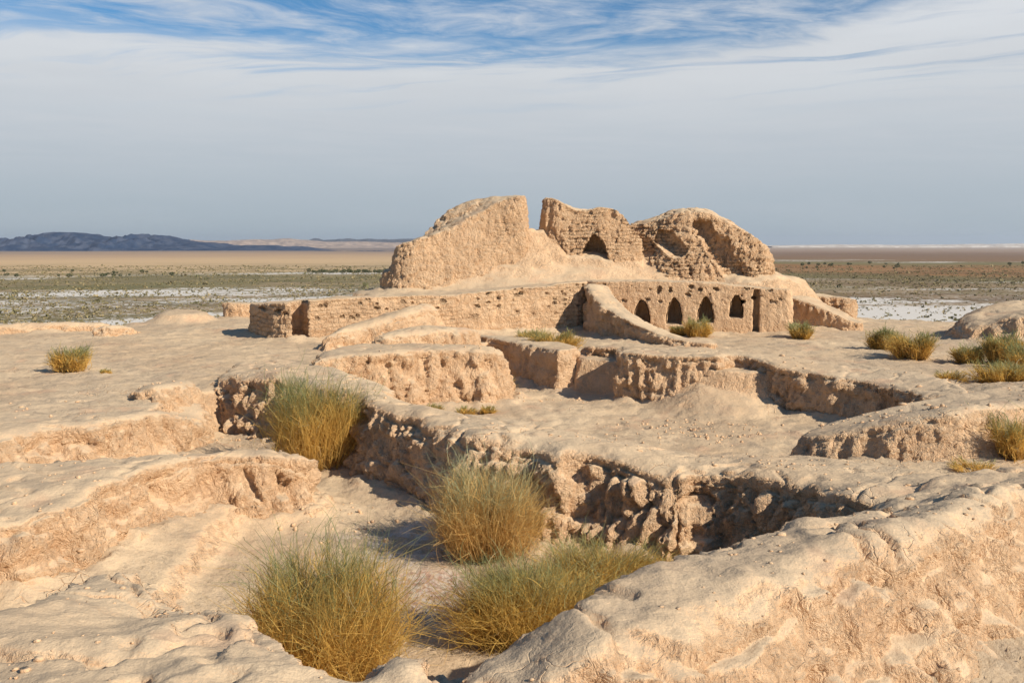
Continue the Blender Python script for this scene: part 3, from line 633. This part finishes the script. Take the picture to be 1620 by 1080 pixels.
    spk = n.m('MULTIPLY', n.ss(n.noise(flat, .33, 5, .75), .53, .60), n.m('MULTIPLY', n.ss(n.noise(flat, .014, 4, .6), .38, .55), n.ss(D, 480., 330.)))
    col = n.mix(n.m('MULTIPLY', spk, .85), col, salt)
    col = n.mix(n.m('MULTIPLY', mask, .9), col, salt)
    b = n.node('ShaderNodeBsdfPrincipled', None, Base_Color=col, Roughness=1.); b.inputs['Specular IOR Level'].default_value = .05
    n.node('ShaderNodeOutputMaterial', None, Surface=b)
    return m
me = mesh_np('ground', V, Q, ground_fort()); me.materials.append(plain_mat())
qc = V[Q].mean(1); dq = sdf2(FORT, qc[:, 0], qc[:, 1])
me.polygons.foreach_set('material_index', (dq > 16).astype(np.int32)); me.update()
tag(link('ground', me), 'pale bare earth of the hilltop dropping to the salt plain', None, None, 'structure')

# ------------------------------------------------------------------ mountains
def range_strip(name, pts, D0, base, depth, mat, seed, label, jag=.06, up=1.):
    """ridge with foothills in front; pts: (px, py of skyline)"""
    xs = np.array([(p[0] - 810) / FPX for p in pts]); hs = np.array([(HOR - p[1]) * up / FPX * D0 + CAMZ for p in pts])
    nu, nv = 700, 90
    u = np.linspace(xs[0], xs[-1], nu); v = np.linspace(0, 1, nv); Ug, Vg = np.meshgrid(u, v, indexing='ij')
    Y = D0 - depth * .5 + depth * Vg; X = Ug * D0 * (1 + 0 * Vg)
    crest = np.interp(Ug, xs, hs) - base
    p = np.stack([X.ravel() / D0 * 26 + seed, Y.ravel() / D0 * 26, 0 * X.ravel()], 1)
    rd = ridged(p, 4, .55).reshape(X.shape)
    prof = 1 - np.abs(2 * Vg - 1) ** 1.25
    Z = base - 8 + crest * prof * (1 + jag * 0) + crest * .75 * (rd - .45) * (prof * (1 - prof) * 3.0 + .10) + 8 * sm(Vg, 0, .03) * sm(1 - Vg, 0, .03)
    Vv = np.stack([X.ravel(), Y.ravel(), Z.ravel()], 1)
    i = np.arange(nu * nv).reshape(nu, nv); F = np.stack([i[:-1, :-1], i[1:, :-1], i[1:, 1:], i[:-1, 1:]], -1).reshape(-1, 4)
    return tag(link(name, mesh_np(name, Vv, F, mat)), label, None, None, 'structure')
def rock_mat(name, a, b_):
    m, n = new_mat(name); pos = n.n.new('ShaderNodeNewGeometry').outputs['Position']
    c_ = n.mix(n.ss(n.noise(pos, .02, 6, .65), .4, .62), a, b_)
    b = n.node('ShaderNodeBsdfPrincipled', None, Base_Color=c_, Roughness=1.); b.inputs['Specular IOR Level'].default_value = .05
    n.node('ShaderNodeOutputMaterial', None, Surface=b); return m
dark = rock_mat('dark_rock_hazed', (.028, .046, .086), (.068, .082, .12)); tan = rock_mat('pale_hills', (.40, .30, .23), (.28, .215, .18))  # mountains: blue of the distant haze is painted into the dark rock colour
range_strip('mountains', [(-260, 392), (-180, 380), (-100, 374), (-30, 388), (-8, 381), (10, 378), (20, 384), (45, 382), (70, 374), (90, 370), (105, 371), (120, 371), (138, 372), (160, 375), (182, 380), (200, 377), (225, 374), (236, 373), (250, 377), (260, 374), (272, 377), (290, 381), (310, 384), (335, 384), (355, 386), (372, 390), (395, 388), (420, 388), (440, 388), (462, 393), (470, 389), (485, 392), (510, 397), (560, 399), (660, 400)],
            3400, -12, 900, dark, 0, 'dark blue rocky mountain range across the plain', up=1.15)
range_strip('hills', [(-300, 384), (-60, 384), (0, 379), (50, 380), (120, 384), (200, 384), (270, 378), (330, 381), (360, 381), (400, 379), (425, 379), (450, 377), (465, 378), (490, 380), (520, 383), (560, 382), (600, 383), (640, 384), (700, 386), (900, 387), (1150, 388.5)],
            6400, -10, 1500, tan, 40, 'pale tan hills behind the dark mountains')
range_strip('hills', [(470, 386), (490, 380), (500, 377), (512, 380), (540, 379), (552, 377), (565, 379), (590, 378), (620, 379), (650, 378), (700, 379), (760, 380), (860, 384), (980, 388.5)],
            8200, -10, 1500, rock_mat('far_dark_rock', (.07, .075, .09), (.1, .1, .11)), 80, 'low dark ridge far beyond the pale hills')
range_strip('cliffs', [(1200, 388.5), (1280, 387.4), (1320, 386.6), (1340, 387), (1380, 386.8), (1400, 387.6), (1450, 387), (1500, 386.8), (1540, 385.6), (1560, 386.2), (1590, 385.4), (1700, 385.5), (1900, 386.5)],
            7000, -6, 700, rock_mat('white_cliff', (.62, .55, .47), (.42, .34, .27)), 120, 'thin line of whitish cliffs on the horizon')

# ------------------------------------------------------------------ vegetation
def shrub_mat(name, low, mid, tip, tip2):
    m, n = new_mat(name)
    t = n.node('ShaderNodeAttribute', dict(attribute_name='t')).outputs['Fac']; r = n.node('ShaderNodeAttribute', dict(attribute_name='rnd')).outputs['Fac']
    g = n.mix(n.ss(r, .2, .8), tip, tip2)
    tt = n.m('ADD', t, n.m('MULTIPLY', n.m('SUBTRACT', r, .5), .6))
    c_ = n.mix(n.ss(tt, .0, .3), low, mid); c_ = n.mix(n.ss(tt, .54, .95), c_, g)
    c_ = n.mix(n.m('MULTIPLY', n.ss(r, .86, .9), .7), c_, (.55, .42, .24))
    b = n.node('ShaderNodeBsdfPrincipled', None, Base_Color=c_, Roughness=.7); b.inputs['Specular IOR Level'].default_value = .2
    tr = n.node('ShaderNodeBsdfTranslucent', None, Color=c_)
    mx = n.node('ShaderNodeMixShader', None, _0=.4, _1=b, _2=tr)
    n.node('ShaderNodeOutputMaterial', None, Surface=mx); return m
M_gold = shrub_mat('golden_broom', (.49, .30, .10), (.70, .43, .11), (.30, .29, .12), (.20, .23, .10))
M_gray = shrub_mat('grey_broom', (.50, .32, .14), (.70, .44, .15), (.46, .44, .26), (.30, .33, .18))
M_grn = shrub_mat('green_broom', (.50, .30, .09), (.66, .41, .10), (.21, .25, .10), (.34, .33, .15))
def blades(n, rad, h, wid, g, spread=.55, segs=5, lean=0., twig=.62, curl=.28, ell=(1, 1), dome=.75):
    """n fine stems from a root disc, with finer twigs off them"""
    npr = int(n * (1 - twig)); ntw = n - npr
    nc = max(14, int(34 * (n / 12000) ** .5)); ck = g.integers(0, nc, npr)
    ca_, cq = g.uniform(0, 2 * math.pi, nc), np.sqrt(g.uniform(0, 1, nc)); cl = g.uniform(.55, 1.08, nc)
    a = ca_[ck] + g.normal(0, .17, npr) / (cq[ck] + .25); q = np.clip(cq[ck] + g.normal(0, .09, npr), .02, 1.1); clk = cl[ck]
    root = np.stack([np.cos(a) * q * rad * .45 * ell[0], np.sin(a) * q * rad * .45 * ell[1], np.zeros(npr)], 1)
    a2 = a + g.normal(0, .32, npr); out = q * g.uniform(.5, 1.15, npr)
    L = h * clk * g.uniform(.4, 1.05, npr) ** .7 * (1 - (1 - dome) * np.minimum(q, 1) ** 2)
    tipv = np.stack([np.cos(a2) * out * rad * ell[0] * spread * .68 + lean, np.sin(a2) * out * rad * ell[1] * spread * .68, L], 1)
    t = np.linspace(0, 1, segs)
    def curves(r0, tv, bend):
        c = r0[:, None] + tv[:, None] * t[None, :, None]
        hz = tv.copy(); hz[:, 2] = 0
        c += (hz * .55)[:, None] * (t ** 2.2 * .8 - t * .1)[None, :, None]
        c += bend[:, None] * (np.sin(t * math.pi * 1.1))[None, :, None]
        return c
    C = curves(root, tipv, g.normal(0, curl * .32, (npr, 3)) * h)
    pid = g.integers(0, npr, ntw); ts = g.uniform(.2, .97, ntw); k = ts * (segs - 1); k0 = k.astype(int); fr = (k - k0)[:, None]
    r0 = C[pid, k0] * (1 - fr) + C[pid, np.minimum(k0 + 1, segs - 1)] * fr
    dr = C[pid, -1] - C[pid, 0]; dr /= np.linalg.norm(dr, axis=1)[:, None]; dr = dr + g.normal(0, .55, (ntw, 3))
    C2 = curves(r0, dr * (h * g.uniform(.07, .24, ntw))[:, None], g.normal(0, curl * .16, (ntw, 3)) * h)
    A = np.concatenate([C, C2]); T0 = np.concatenate([np.zeros(npr), ts]); T1 = np.concatenate([np.ones(npr), np.minimum(ts + .3, 1)])
    n = len(A); side = g.normal(size=(n, 3)); side[:, 2] *= .3; side /= np.linalg.norm(side, axis=1)[:, None]
    thick = np.where((np.arange(n) < npr) & (g.uniform(0, 1, n) < .05), 2.6, 1.)
    wv = (wid * g.uniform(.6, 1.3, n) * thick)[:, None] * (1 - t ** 2 * .75)[None]
    Lf = A - side[:, None] * wv[..., None] / 2; Rg = A + side[:, None] * wv[..., None] / 2
    V = np.stack([Lf, Rg], 2).reshape(-1, 3); V[:, 2] = np.maximum(V[:, 2], -.02)
    b = (np.arange(n) * segs * 2)[:, None] + (np.arange(segs - 1) * 2)[None]
    F = np.stack([b, b + 1, b + 3, b + 2], -1).reshape(-1, 4)
    hgt = np.clip(V[:, 2] / h, 0, 1.1)
    tt = (T0[:, None] + (T1 - T0)[:, None] * t[None]); tt = np.repeat(tt[..., None], 2, 2).ravel() * .25 + hgt * .75
    return V, F, tt, np.repeat(np.clip(.55 * g.uniform(0, 1, n) + .45 * np.concatenate([g.uniform(0, 1, nc)[ck], g.uniform(0, 1, nc)[ck[pid]]]), 0, 1), segs * 2)
def gz1(x, y): return float(ground_z(np.array([x], np.float64), np.array([y], np.float64))[0])
def bush(name, x, y, n, rad, h, wid, mat, label, cat='shrub', group=None, seed=1, z=None, **kw):
    g = np.random.default_rng(seed); V, F, t, r = blades(n, rad, h, wid, g, **kw)
    o = link(name, mesh_np(name, V, F, mat, False, dict(t=t, rnd=r))); o.location = (x, y, (gz1(x, y) if z is None else z) - .04)
    return tag(o, label, cat, group)
GB = 'large broom shrubs in the sunken rooms'
x, y = U(520, 1075, 0); bush('broom_shrub', x, y, 14000, .62, 1.5, .0065, M_gold, 'biggest broom bush, golden lower stems and green tips, cut off by the closest wall crest', group=GB, seed=1, spread=.95)
x, y = U(766, 880, 0); bush('broom_shrub', x, y, 13000, .60, 1.42, .0065, M_gray, 'rounded grey-green broom bush casting a round shadow on the pit floor', group=GB, seed=2, spread=.95, curl=.28, twig=.6)
x, y = U(505, 752, 0); bush('broom_shrub', x, y, 11000, .86, 1.72, .0075, M_gold, 'tall upright golden broom bush against the end of the dark-faced wall', group=GB, seed=3, spread=.75, dome=.92)
x, y = U(838, 1018, 0); bush('broom_shrub', x, y, 12000, .50, .98, .006, M_grn, 'low spreading green broom thicket along the foot of the heavy sloping wall', group=GB, seed=4, spread=1.15, ell=(1.45, .8), dome=.9)
x, y = U(950, 935, 0); bush('broom_shrub', x, y, 9500, .55, .72, .006, M_grn, 'lowest green broom patch reaching to the base of the dark gullied wall', group=GB, seed=5, spread=1.1, ell=(1.25, .7), dome=.9)
GS = 'small shrubs on the terraces'
SB = [(110, 588, 1.0, .52, .62, M_gold, 'single round golden bush on the bare terrace beside its own shadow', 'a'),
      (842, 541, 1.0, .55, .42, M_grn, 'short green tuft beside the yellow grass bush below the long brick wall', 'b'),
      (880, 549, 1.0, .85, .58, M_gold, 'yellow grass bush behind the crest of the squared mud wall', 'c'),
      (1103, 531, 1.05, .5, .62, M_grn, 'rounded green bush in front of the third niche', 'd'), (1076, 529, 1.05, .35, .34, M_grn, 'low green tuft at the foot of the second niche', 'e'),
      (1268, 534, 1.05, .45, .52, M_grn, 'dark green bush at the corner end of the niche wall', 'f'),
      (1397, 552, 1.0, .52, .60, M_grn, 'green bush closest to the mound end, shadow stretching away over bare earth', 'g'),
      (1450, 566, 1.0, .78, .72, M_gold, 'wide golden bush with green top between two green ones on open ground', 'h'),
      (1535, 572, 1.0, .5, .50, M_grn, 'compact dark green bush below the dark-sided mound', 'i'),
      (1588, 575, 1.0, .52, .80, M_gold, 'upright golden-green bush in front of the mound', 'j'), (1622, 585, 1.0, .5, .6, M_gold, 'golden bush cut by the picture edge before the mound', 'k'),
      (1588, 606, 1.0, .8, .52, M_grn, 'broad low green bush in the shallow ditch under the mound', 'l'), (1500, 603, 1.0, .6, .25, M_grn, 'thin low weeds along the little ditch wall', 'm'),
      (683, 662, 0., .26, .34, M_grn, 'taller green weed tuft at the foot of the sunlit block', 'n'), (735, 657, 0., .34, .22, M_gold, 'pale weed tuft in the middle of the foot of the sunlit block', 'o'), (771, 655, 0., .2, .22, M_grn, 'smallest green tuft near the rounded end of the sunlit block', 'p'),
      (1606, 722, 1.12, .45, .62, M_gold, 'dry golden brush leaning on the sloping bank wall', 'q'), (1545, 740, 1.1, .4, .18, M_gold, 'sparse dry weeds in the hollow under the bank wall', 'r'),
      (797, 600, .55, .35, .5, M_grn, 'green bush tucked in the narrow passage behind the sunlit block', 's'),
      (168, 592, 1.0, .14, .14, M_gold, 'tiny dry sprig on the bare terrace', 't')]
for i, (px, py, z, rd, h, mt, lb, _) in enumerate(SB):
    x, y = U(px, py, z); d = math.hypot(x, y)
    bush('small_shrub', x, y, int(3800 * min(1, rd * 1.6) + 400) if h > .3 else 900, rd, h * 1.15, .00055 * d + .002, mt, lb, group=GS, seed=20 + i, spread=.75, segs=4, dome=.9, z=None)

# rubble: clods at the feet of the walls
def clods(name, spots, n, label, size, mat):
    g = np.random.default_rng(3); base = []
    for i in range(6):
        bm = bmesh.new(); bmesh.ops.create_icosphere(bm, subdivisions=2, radius=1.)
        P = np.array([v.co for v in bm.verts], np.float32); P *= (1 + .35 * fbm(P * 1.1 + 10 * i, 3))[:, None]; P *= g.uniform(.55, 1.1, 3)
        base.append((P, np.array([[v.index for v in f.verts] for f in bm.faces]))); bm.free()
    VV = []; FF = []; off = 0; xs = []; ys = []
    for (cx, cy, sx, sy) in spots:
        m_ = n // len(spots); xs.append(g.normal(cx, sx, m_)); ys.append(g.normal(cy, sy, m_))
    xs = np.concatenate(xs); ys = np.concatenate(ys); zs = ground_z(xs, ys)
    for x_, y_, z_ in zip(xs, ys, zs):
        P, F = base[g.integers(6)]; s_ = size * min(g.lognormal(-.3, .6), 2.2); a_ = g.uniform(0, 6.28)
        c_, s2 = math.cos(a_), math.sin(a_); Q_ = P * s_; Q_ = np.stack([Q_[:, 0] * c_ - Q_[:, 1] * s2, Q_[:, 0] * s2 + Q_[:, 1] * c_, Q_[:, 2]], 1)
        VV.append(Q_ + (x_, y_, z_ + s_ * .15)); FF.append(F + off); off += len(P)
    return tag(link(name, mesh_np(name, np.concatenate(VV), np.concatenate(FF), mat)), label, 'rubble', None, 'stuff')
M_clod = earth('clod_mud', side_detail=.25)
sp_ = [(*U(1060, 665, .1), .6, .3), (*U(1150, 685, .1), .7, .3), (*U(1120, 670, .1), .6, .4), (*U(1080, 675, .1), .5, .3), (*U(700, 780, 0), 1.0, .25), (*U(870, 850, .1), .5, .3), (*U(600, 760, 0), .7, .3), (*U(380, 705, 0), .6, .2), (*U(900, 636, 0), .8, .3), (*U(520, 830, 0), .5, .5), (*U(1040, 690, .0), 1.5, .8)]
clods('rubble', sp_, 700, 'crumbled clods of mud fallen at the feet of the walls', .024, M_clod)

def pebbles(n):
    g = np.random.default_rng(15); dg = bpy.context.evaluated_depsgraph_get(); dg.update()
    sh = []
    for i in range(5):
        bm = bmesh.new(); bmesh.ops.create_icosphere(bm, subdivisions=1, radius=1.)
        P = np.array([v.co for v in bm.verts], np.float32) * g.uniform(.5, 1.2, 3) * (1 + g.uniform(-.22, .22, (len(bm.verts), 1)))
        sh.append((P, np.array([[v.index for v in f.verts] for f in bm.faces]))); bm.free()
    VV = []; FF = []; off = 0
    for _ in range(n):
        r_ = 4.5 * (26 / 4.5) ** g.uniform() ** .8; a_ = g.uniform(-.6, .6); x_, y_ = r_ * math.sin(a_), r_ * math.cos(a_)
        if pn(np.array([[x_ * .7, y_ * .7, 3.3]]))[0] + g.uniform(-.6, .35) < 0: continue
        hit, loc, nor, idx, ob, mtx = S.ray_cast(dg, (x_, y_, 3.6), (0, 0, -1))
        if not hit or nor.z < .75 or 'shrub' in ob.name: continue
        P, F = sh[g.integers(5)]; s_ = min(.006 + .010 * g.lognormal(0, .55), .05) * (.6 + r_ / 22); t_ = g.uniform(0, 6.28); c_, q_ = math.cos(t_), math.sin(t_); Q_ = P * s_
        VV.append(np.stack([Q_[:, 0] * c_ - Q_[:, 1] * q_, Q_[:, 0] * q_ + Q_[:, 1] * c_, Q_[:, 2] * .8], 1) + (x_, y_, loc.z + s_ * .15)); FF.append(F + off); off += len(P)
    return tag(link('pebbles', mesh_np('pebbles', np.concatenate(VV), np.concatenate(FF), M_clod, False)), 'small crumbs of mud and stones scattered over the bare earth', 'pebbles', None, 'stuff')
pebbles(7000)

# the far vegetation
def leafmat(name, a, b_):
    m, n = new_mat(name); r = n.node('ShaderNodeAttribute', dict(attribute_name='rnd')).outputs['Fac']
    b = n.node('ShaderNodeBsdfPrincipled', None, Base_Color=n.mix(r, a, b_), Roughness=.8); b.inputs['Specular IOR Level'].default_value = .1
    n.node('ShaderNodeOutputMaterial', None, Surface=b); return m
M_leaf = leafmat('tree_leaf', (.035, .05, .02), (.09, .10, .045)); M_bark = rock_mat('bark', (.10, .07, .045), (.16, .12, .08))
M_scrub = leafmat('scrub_leaf', (.13, .12, .055), (.33, .25, .13))
def leaf_cloud(n, rx, ry, rz, cz, size, g):
    c = g.normal(size=(n, 3)); c /= np.linalg.norm(c, axis=1)[:, None]; c *= (g.uniform(.35, 1, n) ** .5)[:, None]
    c += .3 * np.stack([fbm(c * 1.5 + g.uniform(0, 50), 2) for _ in range(3)], 1); c = c * (rx, ry, rz) + (0, 0, cz)
    a = g.normal(size=(n, 3)); a /= np.linalg.norm(a, axis=1)[:, None]; b = np.cross(a, g.normal(size=(n, 3))); b /= np.linalg.norm(b, axis=1)[:, None]
    s = (size * g.uniform(.6, 1.4, n))[:, None]
    V = np.stack([c - a * s, c + b * s * .6, c + a * s, c - b * s * .6], 1).reshape(-1, 3)
    return V, np.arange(4 * n).reshape(-1, 4), np.repeat(g.uniform(0, 1, n), 4)
g = np.random.default_rng(9)
def trunk_mesh():
    V = []; F = []
    for (x0, y0, z0, r0, x1, y1, z1, r1) in [(0, 0, -.3, .16, .05, 0, 1.5, .11), (.05, 0, 1.4, .09, .7, .3, 2.6, .04), (.05, 0, 1.4, .09, -.6, -.3, 2.7, .04), (.05, 0, 1.4, .08, .0, .5, 3.0, .03)]:
        o_ = len(V)
        for (x_, y_, z_, r_) in ((x0, y0, z0, r0), (x1, y1, z1, r1)):
            for k in range(6): V.append((x_ + r_ * math.cos(k * math.pi / 3), y_ + r_ * math.sin(k * math.pi / 3), z_))
        for k in range(6): F.append((o_ + k, o_ + (k + 1) % 6, o_ + 6 + (k + 1) % 6, o_ + 6 + k))
    return mesh_np('trunk', np.array(V), F, M_bark)
TM = trunk_mesh(); CR = []
for i in range(4):
    V_, F_, r_ = leaf_cloud(420, 1.9 + .3 * i % .7, 1.8, 1.5, 2.6, .24, g); CR.append(mesh_np('crown', V_, F_, M_leaf, False, dict(rnd=r_)))
def tree(x, y, s, label, group):
    z = float(ground_z(np.array([x]), np.array([y]), False)[0])
    e = bpy.data.objects.new('tree', None); COL.objects.link(e); e.location = (x, y, z); e.scale = (s * random.uniform(.85, 1.2), s, s * random.uniform(.85, 1.15)); e.rotation_euler[2] = random.uniform(0, 6)
    link('trunk', TM, e); link('crown', random.choice(CR), e); return tag(e, label, 'tree', group)
for i in range(24):
    px = 489 + i * 5.7 + random.uniform(-1.8, 1.8); D = 610 + random.uniform(-12, 12)
    tree((px - 810) / FPX * D, D, random.uniform(.55, .85), 'small dark round tree in the long row edging the sand, beyond the green belt', 'row of small trees on the plain')
for i in range(18):
    px = random.choice([random.gauss(1290, 22), random.uniform(1245, 1420), random.gauss(1335, 25), random.gauss(1605, 18)]); D = random.uniform(720, 930)
    tree((px - 810) / FPX * D, D, random.uniform(.5, .85), 'dark green tree in the scattered belt beyond the rust-coloured scrub', 'belt of trees past the mound')
for i in range(20):
    px = random.choice([random.gauss(12, 12), random.gauss(100, 10), random.uniform(95, 260), random.gauss(178, 6), random.uniform(0, 480)]); D = random.uniform(520, 640)
    tree((px - 810) / FPX * D, D, random.uniform(.4, .75), 'dark shrubby tree in the green belt before the pale sand', 'shrubby trees below the mountains')
def scrub(n, seed):
    """low salt-scrub of the plain, thousands of tufts"""
    g = np.random.default_rng(seed)
    D = 110 * (850 / 110) ** g.uniform(0, 1, n * 2); az = g.uniform(-.62, .62, n * 2); X = D * az; Y = D
    keep = (fbm(np.stack([X, Y, 0 * X], 1) * .03, 3) + g.uniform(-.5, .5, n * 2) > .05) & ((az < .2) | (D > 380) | (g.uniform(0, 1, n * 2) < .3)); X, Y, D = X[keep][:n], Y[keep][:n], D[keep][:n]
    m_ = 9; n = len(X); s = g.lognormal(-1.25, .45, n) * (1 + D / 900)
    cx = np.repeat(X, m_) + g.normal(0, .4, n * m_) * np.repeat(s, m_); cy = np.repeat(Y, m_) + g.normal(0, .4, n * m_) * np.repeat(s, m_)
    z0 = ground_z(X, Y, False); cz = np.repeat(z0, m_) + g.uniform(.0, .7, n * m_) * np.repeat(s, m_)
    c = np.stack([cx, cy, cz], 1); a = g.normal(size=(n * m_, 3)); a /= np.linalg.norm(a, axis=1)[:, None]; b = np.cross(a, g.normal(size=(n * m_, 3))); b /= np.linalg.norm(b, axis=1)[:, None]
    q = np.repeat(s, m_)[:, None] * .35
    V = np.stack([c - a * q, c + b * q, c + a * q, c - b * q], 1).reshape(-1, 3)
    return V, np.arange(len(V)).reshape(-1, 4), np.repeat(g.uniform(0, 1, n), m_ * 4)
V, F, r_ = scrub(42000, 4)
tag(link('scrub', mesh_np('scrub', V, F, M_scrub, False, dict(rnd=r_))), 'low salt scrub dotted over the plain', 'scrub', None, 'stuff')

# ------------------------------------------------------------------ air over the plain
hm = bpy.data.materials.new('haze_air'); hm.use_nodes = True; hn = NT(hm.node_tree)
hv = hn.node('ShaderNodeVolumePrincipled', None, Color=(.80, .87, 1.0), Density=.00005, Anisotropy=.3)
hn.node('ShaderNodeOutputMaterial', None, Volume=hv)
bm = bmesh.new(); bmesh.ops.create_cube(bm, size=1.)
hme = bpy.data.meshes.new('haze'); bm.to_mesh(hme); bm.free(); hme.materials.append(hm)
hz = tag(link('haze', hme), 'thin bluish air over the plain', None, None, 'stuff'); hz.scale = (34000, 34000, 200); hz.location = (0, 0, 55)
